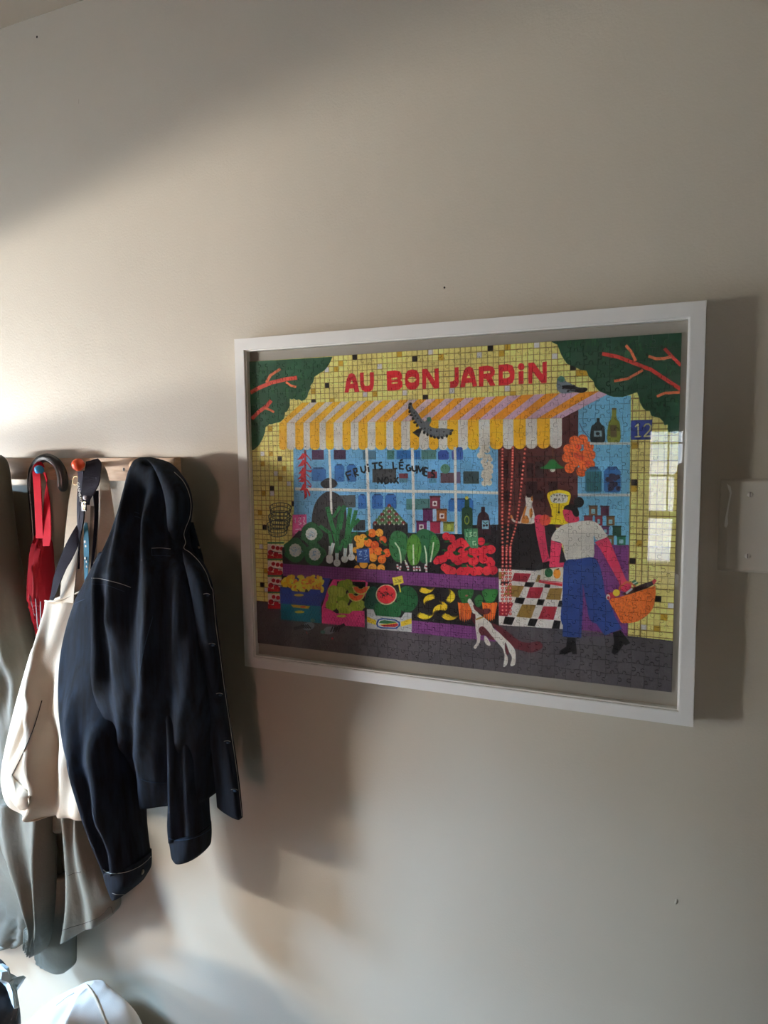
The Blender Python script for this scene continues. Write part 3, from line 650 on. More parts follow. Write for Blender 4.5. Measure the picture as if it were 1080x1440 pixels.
# bananas
def bunch(x, y, r, rot):
    for k in range(4):
        a0 = rot + k*.16; rr = r*(1-.15*k); ts = np.linspace(a0, a0+2.4, 12)
        out = [(x+rr*math.cos(t), y+rr*.8*math.sin(t)) for t in ts]; s_ = np.sin(np.linspace(0.15, math.pi-.15, 12))
        inn = [(x+(rr-27*h)*math.cos(t), y+(rr-27*h)*.8*math.sin(t)) for t, h in zip(ts, s_)]
        C2.poly(out+inn[::-1], (238, 204, 50)); C2.line(inn[2:-2], 4, (184, 146, 32)); C2.disc(out[0][0], out[0][1], 7, (120, 96, 30))
for a_ in ((650, 330, 70, .2), (700, 450, 72, 2.6), (820, 410, 78, -1.2), (790, 540, 82, 2.9), (640, 545, 76, .3), (850, 555, 74, .4), (770, 500, 60, -1.6)): bunch(*a_)
# carrots
for cx in (90, 295): C3.curve([(cx-70, 380), (cx-50, 350), (cx, 350), (cx+65, 355), (cx+50, 420), (cx+20, 460), (cx-30, 470)], (56, 126, 62))
C3.curve([(160, 440), (200, 395), (235, 430), (215, 490), (180, 500)], (50, 116, 60))
for cx in (80, 285):
    for k in range(6): C3.poly([(cx-62+k*22, 468-abs(k-2.5)*4), (cx-38+k*22, 468), (cx-36+k*16, 640-abs(k-2)*10), (cx-46+k*16, 600)], [(232, 120, 46), (222, 104, 42)][k % 2])
# yellow scale, cat, lamp on the counter
YL = (240, 210, 40)
B3.curve([(778, 520), (800, 488), (880, 472), (955, 488), (980, 520), (965, 580), (945, 640), (940, 700), (825, 700), (815, 640), (795, 580)], YL); B3.poly([(790, 702), (960, 700), (955, 768), (795, 762)], YL)
B3.curve([(803, 530), (830, 508), (880, 498), (930, 508), (955, 530), (945, 575), (900, 585), (850, 585), (815, 575)], (226, 222, 212))
for x, y in ((815, 525), (838, 515), (862, 520), (885, 512), (908, 520), (930, 522), (950, 525)): B3.line([(x-6, y-6), (x, y+6), (x+6, y-5)], 4, (90, 80, 60))
for p in ([(835, 575), (840, 545), (858, 550), (840, 562)], [(870, 570), (880, 545), (890, 568)], [(915, 545), (912, 570)]): B3.line(p, 5, (90, 80, 60))
B3.line([(880, 585), (878, 660)], 5, (50, 40, 30)); B3.disc(878, 662, 9, (50, 40, 30))
B3.curve([(555, 750), (570, 680), (598, 600), (595, 545), (600, 520), (615, 535), (640, 535), (655, 520), (660, 560), (650, 600), (668, 660), (668, 752)], (228, 220, 210))
B3.curve([(570, 690), (590, 620), (605, 615), (590, 680), (575, 740), (560, 745)], (206, 136, 62)); B3.curve([(630, 640), (650, 630), (655, 680), (640, 710), (630, 690)], (198, 128, 56)); B3.curve([(570, 750), (580, 705), (605, 690), (622, 715), (620, 752)], (206, 136, 62)); B3.poly([(640, 535), (658, 520), (660, 570), (645, 560)], (206, 136, 62))
B3.line([(475, 690), (490, 730), (520, 745), (560, 748)], 16, (226, 216, 206)); B3.line([(473, 685), (482, 715)], 16, (206, 140, 70))
B3.rect(820, 120, 838, 215, (110, 62, 40)); B3.disc(826, 300, 24, (236, 230, 216)); B3.curve([(722, 290), (770, 262), (805, 220), (845, 220), (880, 260), (922, 288), (825, 298)], (44, 128, 62))
# bead curtain
for pts in ([(404, 130), (402, 400), (400, 700), (402, 1080)], [(492, 115), (488, 250), (475, 480), (450, 760), (432, 1080)], [(595, 130), (565, 400), (540, 620), (510, 790), (470, 940), (466, 1080)]):
    q = smooth_path(pts, 33)
    for x, y in q: B3.disc(x, y, 11, (196, 74, 62)); B3.disc(x-1, y-1, 6, (226, 160, 140))
for x0, x1 in ((402, 398), (434, 430), (466, 464)):
    for k, y in enumerate(np.linspace(0, 560, 19)): C3.disc(x0+(x1-x0)*k/19, y, 12, (192, 48, 56)); C3.disc(x0+(x1-x0)*k/19, y, 6.5, (230, 180, 160))
# net of oranges, bottles, jars and boxes in the side window
for x, y in ((110, 60), (180, 50), (60, 130), (50, 200), (230, 110), (245, 180), (70, 290), (170, 320), (240, 260), (140, 180), (120, 120), (190, 250), (110, 240), (200, 180)): B4.disc(x, y, 44, (230, 112, 50))
for x, y in ((150, 110), (130, 180), (170, 200), (220, 250)): B4.disc(x, y, 26, (214, 74, 46), a=.7)
_net = [(110, 60), (180, 50), (60, 130), (50, 200), (230, 110), (245, 180), (70, 290), (170, 320), (240, 260), (140, 180), (120, 240)]
for k in range(-10, 11):
    for q in ((lambda t: (145+k*27+t*60, 180+t*170)), (lambda t: (145+t*150, 180+k*29+t*40))):
        for t in np.arange(-1, 1, .05):
            a_, b_ = q(t), q(t+.05)
            if min((a_[0]-x)**2+(a_[1]-y)**2 for x, y in _net) < 43**2: B4.line([a_, b_], 3.5, (150, 60, 40), .85)
A4.line([(155, 870), (180, 930), (240, 1000)], 5, (60, 60, 110))
DG = (40, 50, 52)
A4.curve([(252, 1032), (252, 910), (275, 885), (300, 860), (322, 860), (340, 885), (362, 910), (362, 1032)], DG); A4.rect(300, 830, 324, 870, DG); A4.rect(275, 935, 342, 985, (150, 178, 186)); A4.disc(308, 960, 17, DG, 14)
OG = (132, 136, 50)
A4.curve([(393, 1030), (398, 880), (420, 840), (432, 790), (458, 790), (470, 840), (494, 880), (492, 1030)], OG); A4.rect(428, 748, 464, 795, OG); A4.rect(428, 746, 465, 760, (90, 70, 40)); A4.rect(415, 890, 468, 990, (98, 82, 42))
P1.line([(830, 624), (887, 624)], 3.6, (214, 216, 214)); P1.line([(813, 696), (886, 696.5)], 4, (214, 216, 214))
B4.rrect(200, 290, 343, 495, (64, 128, 160), 30); B4.rrect(357, 290, 500, 495, (58, 110, 166), 30); B4.rect(390, 278, 470, 298, (44, 78, 120)); B4.rect(240, 278, 310, 296, (44, 78, 120))
for k in range(12): B4.line([(212+k*11, 320), (216+k*10, 485)], 7, (34, 88, 88) if k % 2 else (44, 106, 96))
for _ in range(15): B4.disc(390+rs.rand()*90, 335+rs.rand()*140, 20, (66, 54, 76))
for x0, y0, x1, y1, c, lab in ((232, 608, 303, 690, (128, 92, 62), 1), (332, 612, 402, 692, (92, 44, 70), 0), (190, 692, 262, 735, (118, 40, 56), 0), (285, 692, 345, 775, (140, 42, 60), 1), (380, 697, 448, 775, (128, 96, 60), 1), (340, 780, 400, 850, (110, 60, 100), 1), (432, 782, 502, 862, (44, 82, 66), 0), (380, 862, 440, 940, (120, 104, 70), 1), (468, 865, 540, 942, (52, 128, 100), 1)):
    B4.rect(x0, y0, x1, y1, c); B4.rect(x0-3, y0-3, x1+3, y0+8, tuple(int(v*.7) for v in c))
    if lab: B4.rect(x0+18, y0+28, x1-18, y1-14, (150, 190, 196))
# house number
A4.poly([(588, 850), (768, 845), (756, 1012), (586, 1014)], (44, 62, 138))
for p in ([(622, 905), (648, 882), (650, 985)], [(618, 988), (675, 985)], [(695, 905), (712, 882), (738, 880), (755, 900), (748, 930), (698, 985), (750, 982)]): A4.line(p, 13, (214, 208, 150))
# shopper
SK = (208, 62, 96)
B3.line([(705, 720), (712, 800), (735, 930), (770, 1080)], 66, SK); B3.disc(712, 722, 42, SK); B3.disc(760, 728, 48, (214, 84, 62))
T1.poly([(0, 150), (45, 150), (85, 470), (20, 520), (0, 400)], SK)
T1.poly([(115, 305), (235, 345), (205, 560), (95, 590), (108, 430)], SK)
T1.poly([(90, 575), (150, 560), (260, 545), (250, 600), (100, 600)], SK)
T1.poly([(10, 620), (245, 596), (240, 755), (0, 730)], (226, 218, 200)); T1.poly([(-10, 735), (240, 765), (235, 808), (-20, 765)], (206, 52, 66)); T1.line([(5, 745), (240, 775)], 8, (232, 180, 180))
T1.disc(90, 660, 44, (44, 112, 66), 50); T1.line([(80, 615), (75, 600)], 10, (30, 60, 40)); T1.disc(180, 670, 40, (226, 150, 48), 54); T1.line([(175, 628), (200, 615)], 10, (40, 40, 30))
C3.line([(665, 205), (725, 150), (790, 80)], 10, (60, 60, 70), .3)
T1.poly([(590, 330), (720, 270), (750, 300), (930, 740), (990, 790), (960, 870), (880, 860), (850, 760), (650, 400)], SK)
T1.disc(925, 810, 62, SK)
T1.curve([(120, 305), (150, 220), (200, 170), (260, 135), (400, 105), (520, 92), (600, 110), (660, 160), (700, 220), (728, 270), (615, 308), (580, 265), (578, 495), (430, 505), (280, 525), (240, 345)], (228, 222, 210))
HR = (26, 24, 26)
B4.curve([(20, 640), (25, 690), (45, 730), (90, 748), (145, 735), (140, 690), (100, 640), (50, 615)], SK); B4.curve([(20, 635), (40, 605), (100, 600), (140, 640), (145, 690), (120, 700), (100, 680), (85, 645), (50, 640)], HR); B4.disc(146, 578, 44, HR); B4.disc(42, 668, 5, HR)
B3.curve([(918, 640), (915, 680), (935, 735), (980, 750), (1040, 735), (1045, 700), (1000, 640)], SK); B3.curve([(918, 632), (940, 605), (1000, 598), (1040, 640), (1046, 690), (1020, 700), (1000, 680), (985, 648), (950, 640)], HR)
NV = (44, 72, 138)
T1.curve([(280, 528), (420, 512), (570, 495), (640, 580), (680, 740), (705, 900), (760, 1010), (790, 1085), (790, 1200), (560, 1200), (500, 1000), (460, 780), (440, 1000), (440, 1220), (232, 1220), (240, 900), (250, 640)], NV)
C4.poly([(15, 130), (70, 90), (230, 72), (262, 110), (285, 220), (310, 330), (360, 460), (435, 590), (310, 640), (255, 560), (195, 440), (165, 330), (150, 250), (152, 400), (140, 655), (5, 648)], NV)
for _ in range(260):
    u, v = rs.rand()*260+20, rs.rand()*520+100
    if (u < 140 or (u-140 < (v-90)*.5 and u > 170+(v-300)*.5)): C4.line([(u, v), (u+rs.randn()*4, v+12)], 3, (38, 62, 122) if rs.rand() < .5 else (56, 86, 152), .5)
C4.poly([(40, 652), (98, 655), (108, 775), (75, 775), (72, 755), (20, 778), (-20, 775), (-15, 750), (30, 720)], HR); C4.poly([(368, 618), (425, 600), (495, 695), (460, 712), (450, 700), (410, 760), (380, 778), (360, 765), (380, 690)], HR)
# shopping basket
C4.line([(415, 350), (420, 290), (470, 250), (520, 270), (540, 310)], 14, (200, 104, 56))
C4.poly([(430, 340), (530, 290), (580, 268), (655, 245), (672, 232), (685, 245), (665, 272), (610, 300), (520, 330), (470, 350)], (62, 30, 34)); C4.poly([(655, 245), (672, 230), (688, 243), (664, 275)], (180, 40, 50))
C4.line([(465, 335), (510, 300)], 16, (200, 206, 206)); C4.poly([(505, 250), (530, 235), (555, 262), (530, 275)], (70, 130, 84)); C4.line([(515, 265), (545, 250)], 8, (220, 224, 216))
C4.disc(360, 350, 34, (178, 38, 60), 24); C4.disc(395, 330, 26, (238, 206, 70)); C4.disc(335, 360, 16, (226, 218, 210), 22); C4.disc(337, 366, 8, (178, 38, 60), 12)
C4.curve([(345, 385), (420, 360), (540, 325), (660, 285), (678, 290), (678, 360), (660, 440), (610, 500), (540, 540), (470, 550), (430, 545), (400, 490)], (222, 118, 50))
for _ in range(420):
    u, v = 360+rs.rand()*310, 310+rs.rand()*230
    if inside((u, v), [(350, 390), (540, 330), (670, 292), (672, 370), (640, 460), (560, 528), (440, 540)]): C4.line([(u, v), (u+rs.randn()*4, v+10)], 4, (180, 84, 34) if rs.rand() < .6 else (238, 144, 70), .8)
# dog
DW, DB = (228, 222, 212), (110, 46, 54)
C3.curve([(300, 640), (380, 670), (450, 720), (540, 790), (620, 805), (700, 795), (735, 825), (720, 860), (640, 890), (560, 870), (500, 850), (430, 780)], DB)
C3.curve([(245, 745), (270, 765), (295, 815), (285, 832), (255, 815), (240, 780)], DW)
C3.curve([(102, 450), (125, 430), (165, 500), (190, 550), (240, 590), (300, 640), (320, 680), (370, 720), (410, 760), (470, 820), (505, 880), (505, 980), (480, 1003), (462, 995), (475, 930), (450, 880), (420, 800), (418, 880), (440, 930), (435, 990), (402, 1008), (412, 930), (400, 860), (350, 800), (290, 740), (240, 720), (212, 740), (205, 800), (170, 855), (152, 838), (180, 790), (168, 680), (165, 600), (140, 540), (120, 490)], DW)
C3.curve([(150, 485), (180, 500), (220, 520), (290, 515), (290, 550), (240, 565), (190, 545), (160, 520)], DB); C3.curve([(130, 560), (165, 560), (168, 600), (165, 650), (140, 610)], DB)
C3.curve([(195, 690), (225, 665), (260, 690), (300, 740), (330, 780), (290, 775), (250, 740), (215, 740)], DB); C3.curve([(418, 810), (432, 840), (450, 880), (440, 910), (424, 880)], DB)
C3.line([(172, 608), (232, 585)], 13, (180, 140, 66)); C3.disc(95, 405, 12, (196, 120, 110), 8)
# pigeons
PG = (140, 148, 156)
A3.curve([(870, 440), (895, 415), (925, 425), (935, 455), (975, 475), (1020, 500), (1070, 520), (1060, 548), (1000, 550), (930, 562), (880, 545), (862, 500)], PG); A3.curve([(870, 440), (895, 415), (925, 425), (930, 455), (900, 465), (880, 455)], (86, 138, 120))
A4.curve([(5, 560), (60, 550), (110, 560), (160, 572), (215, 575), (218, 598), (170, 616), (110, 605), (50, 590)], (52, 50, 54)); A4.line([(20, 585), (120, 592)], 8, (120, 124, 130))
for x, y in ((920, 515), (950, 500), (985, 520), (960, 540), (1005, 500)): A3.disc(x, y, 13, (44, 42, 48), 8, rot=-.5)
A2.curve([(510, 665), (530, 630), (555, 680), (590, 720), (630, 780), (655, 790), (680, 755), (700, 760), (705, 790), (690, 830), (740, 850), (810, 850), (880, 865), (870, 895), (820, 920), (760, 930), (700, 910), (650, 880), (600, 830), (555, 770)], (120, 124, 130))
A2.poly([(665, 760), (700, 755), (705, 785), (675, 795)], (74, 128, 104)); A2.poly([(630, 845), (600, 925), (545, 885), (590, 855)], (62, 60, 62))
for x, y in ((530, 645), (520, 675), (522, 708), (535, 738), (548, 768), (565, 800), (585, 825), (878, 868), (868, 895), (835, 915), (795, 928), (762, 930), (730, 925), (700, 915), (672, 902), (645, 885)): A2.disc(x, y, 14, (48, 44, 48), 10, rot=x*.1)
for x, y in ((560, 720), (590, 765), (620, 800), (700, 865), (750, 875), (810, 880), (570, 745), (650, 850)): A2.disc(x, y, 7, (60, 58, 64))
for ox, fl in ((515, 1), (770, -1)):
    c = 660 if fl == 1 else 695
    C1.disc(ox+(40 if fl == 1 else -40), c, 52, PG, 34, rot=-.25); C1.line([(ox-85 if fl == 1 else ox+90, c+20 if fl == 1 else c-50), (ox, c)], 26, (62, 60, 66)); C1.disc(ox+75 if fl == 1 else ox-95, c-50 if fl == 1 else c+15, 20, (96, 140, 128), 16)
    for k in range(4): C1.line([(ox-25+k*18, c-15), (ox+5+k*18, c+18)] if fl == 1 else [(ox-30+k*22, c+15), (ox-10+k*20, c-30)], 9, (34, 32, 38))
C1.disc(755, 765, 9, (206, 70, 80)); C1.line([(535, 705), (545, 725)], 5, (190, 90, 80))

# hand-coloured grain
gx = np.repeat(np.repeat(rs.randn(PH//4+1, PW//2+1), 4, 0), 2, 1)[:PH, :PW]; gy = np.repeat(np.repeat(rs.randn(PH//40+1, PW//40+1), 40, 0), 40, 1)[:PH, :PW]
for _ in range(3): gy = (gy + np.roll(gy, 13, 0) + np.roll(gy, 13, 1) + np.roll(gy, -13, 0) + np.roll(gy, -13, 1))/5
CV *= (1 + .025*gx + .05*gy)[..., None].astype(np.float32)
CV = 255*np.clip(CV/255, 0, 1)**1.10*1.10
IMG = bpy.data.images.new('shopfront_print', PW, PH)
buf = np.ones((PH, PW, 4), np.float32); buf[..., :3] = np.clip(CV[::-1]/255, 0, 1)
IMG.pixels.foreach_set(buf.ravel()); IMG.update(); IMG.pack()
pm = bpy.data.materials.new('printed_card'); pm.use_nodes = True
_b = pm.node_tree.nodes['Principled BSDF']; _b.inputs['Roughness'].default_value = 0.45; _b.inputs['Specular IOR Level'].default_value = 0.3
_i = pm.node_tree.nodes.new('ShaderNodeTexImage'); _i.image = IMG; _i.extension = 'EXTEND'; _i.interpolation = 'Cubic'
pm.node_tree.links.new(_i.outputs['Color'], _b.inputs['Base Color'])
M['print'] = pm
M['card'] = mat('grey_card', (150, 140, 128), 0.8)
# ------------------------------------------------------------------ the room
def struct(name, bm, m_, parent=None, smooth=False):
    o = bm_obj(name, bm, m_, parent, smooth)
    if parent is None: o['kind'] = 'structure'
    return o

bm = box_bm(XL-.12, XR+.12, 0, 0.12, -0.1, ZC+0.1)
struct('wall_back', bm, M['wall'])
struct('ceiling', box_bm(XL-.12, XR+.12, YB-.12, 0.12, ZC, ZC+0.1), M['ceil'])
struct('floor', box_bm(XL-.12, XR+.12, YB-.12, 0.12, -0.1, 0), M['floor'])
struct('wall_right', box_bm(XR, XR+.12, YB, 0, 0, ZC), M['wall'])
# wall with the entry door: solid above, below and beside the door leaf
DY0, DY1, DZ = -1.42, -0.13, 2.05                 # door opening in the wall
bm = bmesh.new()
box_bm(XL-.12, XL, DY1, 0, 0, ZC, bm=bm); box_bm(XL-.12, XL, YB, DY0, 0, ZC, bm=bm); box_bm(XL-.12, XL, DY0, DY1, DZ, ZC, bm=bm)
struct('wall_left', bm, M['wall'])
bm = bmesh.new()
box_bm(XL-.09, XL-.045, DY0, DY1, 0, .18, bm=bm); box_bm(XL-.09, XL-.045, DY0, DY1, .60, DOOR_Z0, bm=bm); box_bm(XL-.09, XL-.045, DY0, DY1, DOOR_Z1, DZ, bm=bm)
box_bm(XL-.09, XL-.045, DY0, DOOR_Y0, .18, DOOR_Z1, bm=bm); box_bm(XL-.09, XL-.045, DOOR_Y1, DY1, .18, DOOR_Z1, bm=bm)
door = struct('door_1', bm, M['trim'])
struct('muntin', box_bm(XL-.08, XL-.055, DOOR_Y0, DOOR_Y1, 1.495, 1.525), M['trim'], door)
struct('door_pane', box_bm(XL-.07, XL-.066, DOOR_Y0, DOOR_Y1, DOOR_Z0, DOOR_Z1), M['glass'], door)
struct('door_pane', box_bm(XL-.07, XL-.066, DOOR_Y0, DOOR_Y1, .18, .60), M['glass'], door)  # lower pane added to let the blue fill lamp reach the wall
# wall behind the photographer with its window
bm = bmesh.new()
box_bm(XL, WIN_X0, YB-.12, YB, 0, ZC, bm=bm); box_bm(WIN_X1, XR, YB-.12, YB, 0, ZC, bm=bm)
box_bm(WIN_X0, WIN_X1, YB-.12, YB, 0, WIN_Z0, bm=bm); box_bm(WIN_X0, WIN_X1, YB-.12, YB, WIN_Z1, ZC, bm=bm)
struct('wall_front', bm, M['wall'])
bm = bmesh.new()
for a, b in ((WIN_X0-.05, WIN_X0), (WIN_X1, WIN_X1+.05)): box_bm(a, b, YB-.02, YB+.03, WIN_Z0-.05, WIN_Z1+.05, bm=bm)
for a, b in ((WIN_Z0-.05, WIN_Z0), (WIN_Z1, WIN_Z1+.05)): box_bm(WIN_X0, WIN_X1, YB-.02, YB+.03, a, b, bm=bm)
win = struct('window_1', bm, M['trim'])
struct('window_sill', box_bm(WIN_X0-.08, WIN_X1+.08, YB-.02, YB+.10, WIN_Z0-.075, WIN_Z0-.045, .004), M['trim'], win)
M['mullion'] = mat('dark_mullion', (96, 80, 76), 0.5)
for x in (0.56, 0.80): struct('muntin', box_bm(x-.006, x+.006, YB-.05, YB-.03, 1.0, WIN_Z1), M['mullion'], win)
struct('meeting_rail', box_bm(WIN_X0, WIN_X1, YB-.06, YB-.02, .955, 1.01), M['trim'], win)
for z in (1.275, 1.515): struct('muntin', box_bm(WIN_X0, WIN_X1, YB-.05, YB-.03, z-.007, z+.007), M['mullion'], win)
# street seen through that window, in the reflection
M['render'] = mat('white_facade', (232, 236, 240), 0.8, var=.03, scale=2)
M['brick'] = mat('brick_facade', (176, 132, 124), 0.85, var=.2, scale=8)
M['road'] = mat('asphalt', (170, 180, 196), 0.8, var=.06, scale=3)
M['pane'] = mat('house_pane', (150, 166, 178), 0.2)
h = empty('house', (1.3, -14, -0.6))
bm_obj('facade', box_bm(-3.0, 3.6, -15, -14, -.6, 6), M['render'], h)
bm_obj('brick_bay', box_bm(-4.6, -.9, -15.2, -13.8, -.6, 6), M['brick'], h)
bm_obj('brick_bay', box_bm(1.45, 4.6, -15.2, -13.9, -.6, 6), M['brick'], h)
for x in (0.0, 0.9): bm_obj('window_pane', box_bm(x, x+.5, -14.02, -13.98, 1.1, 2.4), M['pane'], h)
tag(h, 'pale town house with brick bays reflected in the glass, beyond the street window', 'house')
struct('ground', box_bm(-30, 30, -40, 10, -.7, -.6), M['road'])
M['paper'] = mat('white_paper', (238, 238, 242), 0.7)
t = empty('side_table', (0.4, -4.2, 0))
bm_obj('tabletop', box_bm(-.35, .66, -4.5, -3.9, .56, .59, .004), M['trim'], t)
for x in (-.31, .59):
    for y in (-4.46, -3.96): bm_obj('leg', box_bm(x, x+.035, y, y+.035, 0, .56), M['trim'], t)
tag(t, 'white table standing under the street window, seen mirrored in the frame glass', 'table')
p_ = bm_obj('paper_sheet', box_bm(0.36, .62, -4.35, -3.95, .5905, .592), M['paper'])
tag(p_, 'white sheet of paper lying on the side table below the street window', 'paper')

# pin marks and chips in the wall paint
for px, py, r, nm, lb in ((52, 52, .0022, 'nail_hole', 'tiny dark nail hole near the ceiling corner'), (625, 404.5, .0016, 'nail_hole', 'tiny dark nail hole just above the picture frame')):
    c = at(px, py, 0); b = bmesh.new(); bmesh.ops.create_uvsphere(b, u_segments=8, v_segments=5, radius=r)
    for v in b.verts: v.co = Vector((c.x+v.co.x, c.y-.0002+v.co.y*.3, c.z+v.co.z))
    tag(bm_obj(nm, b, M['dark'], None, True), lb, 'nail hole')
for px, py, lb in ((110, 143, 'small pale raised paint drip on the wall below the ceiling'), (951, 1268, 'small pale paint bump on the wall below the picture frame')):
    c = at(px, py, 0); b = bmesh.new(); bmesh.ops.create_uvsphere(b, u_segments=8, v_segments=5, radius=.003)
    for v in b.verts: v.co = Vector((c.x+v.co.x*.7+v.co.z*.3, c.y+v.co.y*.35, c.z+v.co.z*1.6))
    tag(bm_obj('paint_drip', b, M['wall'], None, True), lb, 'paint drip')

# ------------------------------------------------------------------ framed jigsaw
FX0, FX1, FZ1 = 0.0, FW, CAM[2] + 0.24130069*FW
FZ0 = FZ1 - 0.78008*FW
RW, YF, YK = 0.0195, -0.030, -0.0015
frame = empty('picture_frame', (FW/2, -0.015, FZ0))
def rail(a, b, ia, ib):
    """mitred rail: outer edge a-b, inner edge ia-ib (x, z)"""
    bm = bmesh.new()
    vs = [bm.verts.new((x, y, z)) for y in (YF, YK) for x, z in (a, b, ib, ia)]
    for f in ((0, 1, 2, 3), (7, 6, 5, 4), (0, 4, 5, 1), (1, 5, 6, 2), (2, 6, 7, 3), (3, 7, 4, 0)): bm.faces.new([vs[i] for i in f])
    bmesh.ops.recalc_face_normals(bm, faces=bm.faces[:])
    es = [e for e in bm.edges if abs((e.verts[0].co.y+e.verts[1].co.y)/2-YF) < 1e-6 and e.calc_length() > .1]
    bmesh.ops.bevel(bm, geom=es, offset=.0007, segments=2, affect='EDGES')
    return bm_obj('frame_rail', bm, M['frame'], frame)
O = [(FX0, FZ1), (FX1, FZ1), (FX1, FZ0), (FX0, FZ0)]
I = [(FX0+RW, FZ1-RW), (FX1-RW, FZ1-RW), (FX1-RW, FZ0+RW), (FX0+RW, FZ0+RW)]
for k in range(4): rail(O[k], O[(k+1) % 4], I[k], I[(k+1) % 4])
# thin inner lip that holds the panes
for k in range(4):
    a, b = I[k], I[(k+1) % 4]; c = Vector((FW/2, 0, (FZ0+FZ1)/2))
    x0, x1 = sorted((a[0], b[0])); z0, z1 = sorted((a[1], b[1]))
    t_ = .0022
    if x1-x0 < .01:
        s_ = t_ if x0 < FW/2 else -t_; x0, x1 = sorted((x0, x0+s_))
    else:
        s_ = t_ if z0 < c.z else -t_; z0, z1 = sorted((z0, z0+s_)); x0 += t_; x1 -= t_
    bm_obj('inner_lip', box_bm(x0, x1, -.0255, -.003, z0, z1), M['frame'], frame)
bm_obj('glass_pane', box_bm(FX0+RW+.0025, FX1-RW-.0025, -.0262, -.0248, FZ0+RW+.0025, FZ1-RW-.0025), M['glass'], frame)
M['backing'] = mat('greige_backing', (172, 163, 150), 0.6, var=.01, scale=5)
bm_obj('backing_board', box_bm(FX0+RW+.0025, FX1-RW-.0025, -.0158, -.0125, FZ0+RW+.0025, FZ1-RW-.0025), M['backing'], frame)

PX0, PX1, PZ1, PZ0 = .0295*FW, .9604*FW, FZ1-.0511*FW, FZ1-.7233*FW
NX, NZ = 38, 27
YP = -.0186                                            # printed face of the puzzle
puz = bm_obj('jigsaw_puzzle', box_bm(PX0+.0005, PX1-.0005, YP+.0014, -.0160, PZ0+.0005, PZ1-.0005), M['card'], frame)
puz['label'] = 'colourful thousand-piece jigsaw of a greengrocer shopfront'
rj = random.Random(11)
gx_ = [[PX0+(PX1-PX0)*i/NX + (rj.uniform(-.0017, .0017) if 0 < i < NX else 0) for i in range(NX+1)] for j in range(NZ+1)]
gz_ = [[PZ1+(PZ0-PZ1)*j/NZ + (rj.uniform(-.0017, .0017) if 0 < j < NZ else 0) for i in range(NX+1)] for j in range(NZ+1)]
KN = [(.41, .01), (.355, .14), (.42, .26), (.58, .26), (.645, .14), (.59, .01)]
def edge(p, q, s):
    p = np.array(p); q = np.array(q); d = q-p; n = np.array([-d[1], d[0]])*s
    k = rj.uniform(-.05, .05); sc = rj.uniform(.88, 1.1)
    return [p] + [p + d*(t+k) + n*h*sc for t, h in KN]
hor = {}; ver = {}
for j in range(NZ+1):
    for i in range(NX+1):
        a = (gx_[j][i], gz_[j][i])
        if i < NX:
            b = (gx_[j][i+1], gz_[j][i+1]); hor[i, j] = edge(a, b, rj.choice((-1, 1))) if 0 < j < NZ else [np.array(a)]
        if j < NZ:
            b = (gx_[j+1][i], gz_[j+1][i]); ver[i, j] = edge(a, b, rj.choice((-1, 1))) if 0 < i < NX else [np.array(a)]
def piece_geo(i, j):
    """outline of one piece -> printed face with slightly rounded rim"""
    end = lambda x, y: np.array((gx_[y][x], gz_[y][x]))
    L = list(hor[i, j]) + list(ver[i+1, j]) + [end(i+1, j+1)] + list(hor[i, j+1])[:0:-1] + [end(i, j+1)] + list(ver[i, j])[:0:-1]
    L = np.array(L); n = len(L)
    prv = np.roll(L, 1, 0); nxt = np.roll(L, -1, 0)
    t1 = L-prv; t2 = nxt-L; t1 /= np.linalg.norm(t1, axis=1)[:, None]; t2 /= np.linalg.norm(t2, axis=1)[:, None]
    nr = np.c_[-(t1+t2)[:, 1], (t1+t2)[:, 0]]; nr /= np.maximum(np.linalg.norm(nr, axis=1), .6)[:, None]
    area2 = np.sum(L[:, 0]*nxt[:, 1]-nxt[:, 0]*L[:, 1])
    if area2 < 0: nr = -nr
    T = L + nr*.00035; B = L + nr*.00004
    return T, B
def add_piece(T, B, V, F, U):
    n = len(T); o = len(V); dy = rj.uniform(-.00015, .00015); tx, tz = rj.uniform(-.025, .025), rj.uniform(-.02, .02); c0 = T.mean(0)
    V += [(x, YP+dy+(x-c0[0])*tx+(z-c0[1])*tz, z) for x, z in T] + [(x, YP+.0013, z) for x, z in B]
    fs = [tuple(o+k for k in range(n))] + [(o+(k+1) % n, o+k, o+n+k, o+n+(k+1) % n) for k in range(n)]
    F += fs
def finish_piece(name, V, F):
    me = bpy.data.meshes.new(name); me.from_pydata(V, [], F); me.update()
    uv = me.uv_layers.new(name='UVMap'); co = np.array(V)
    li = np.zeros(len(me.loops), np.int32); me.loops.foreach_get('vertex_index', li)
    q = np.c_[(co[li, 0]-PX0)/(PX1-PX0), (co[li, 2]-PZ0)/(PZ1-PZ0)]
    uv.data.foreach_set('uv', q.astype(np.float32).ravel())
    me.materials.append(M['print'])
    o = bpy.data.objects.new(name, me); COL.objects.link(o); o.parent = puz
    return o
allp = sorted([(i, j) for i in range(NX) for j in range(NZ)], key=lambda q: np.hypot(gx_[0][q[0]]+.009-CAM[0], gz_[q[1]][0]-.009-CAM[2]))
VV, FF = [], []
for k, (i, j) in enumerate(allp):
    T, B = piece_geo(i, j)
    if k < 300:
        V, F = [], []; add_piece(T, B, V, F, None); finish_piece('puzzle_piece', V, F)
    else: add_piece(T, B, VV, FF, None)
rest = finish_piece('joined_puzzle_pieces', VV, FF); rest['kind'] = 'stuff'
tag(frame, 'white shadow-box frame with glass holding a shopfront jigsaw on the wall', 'picture frame')

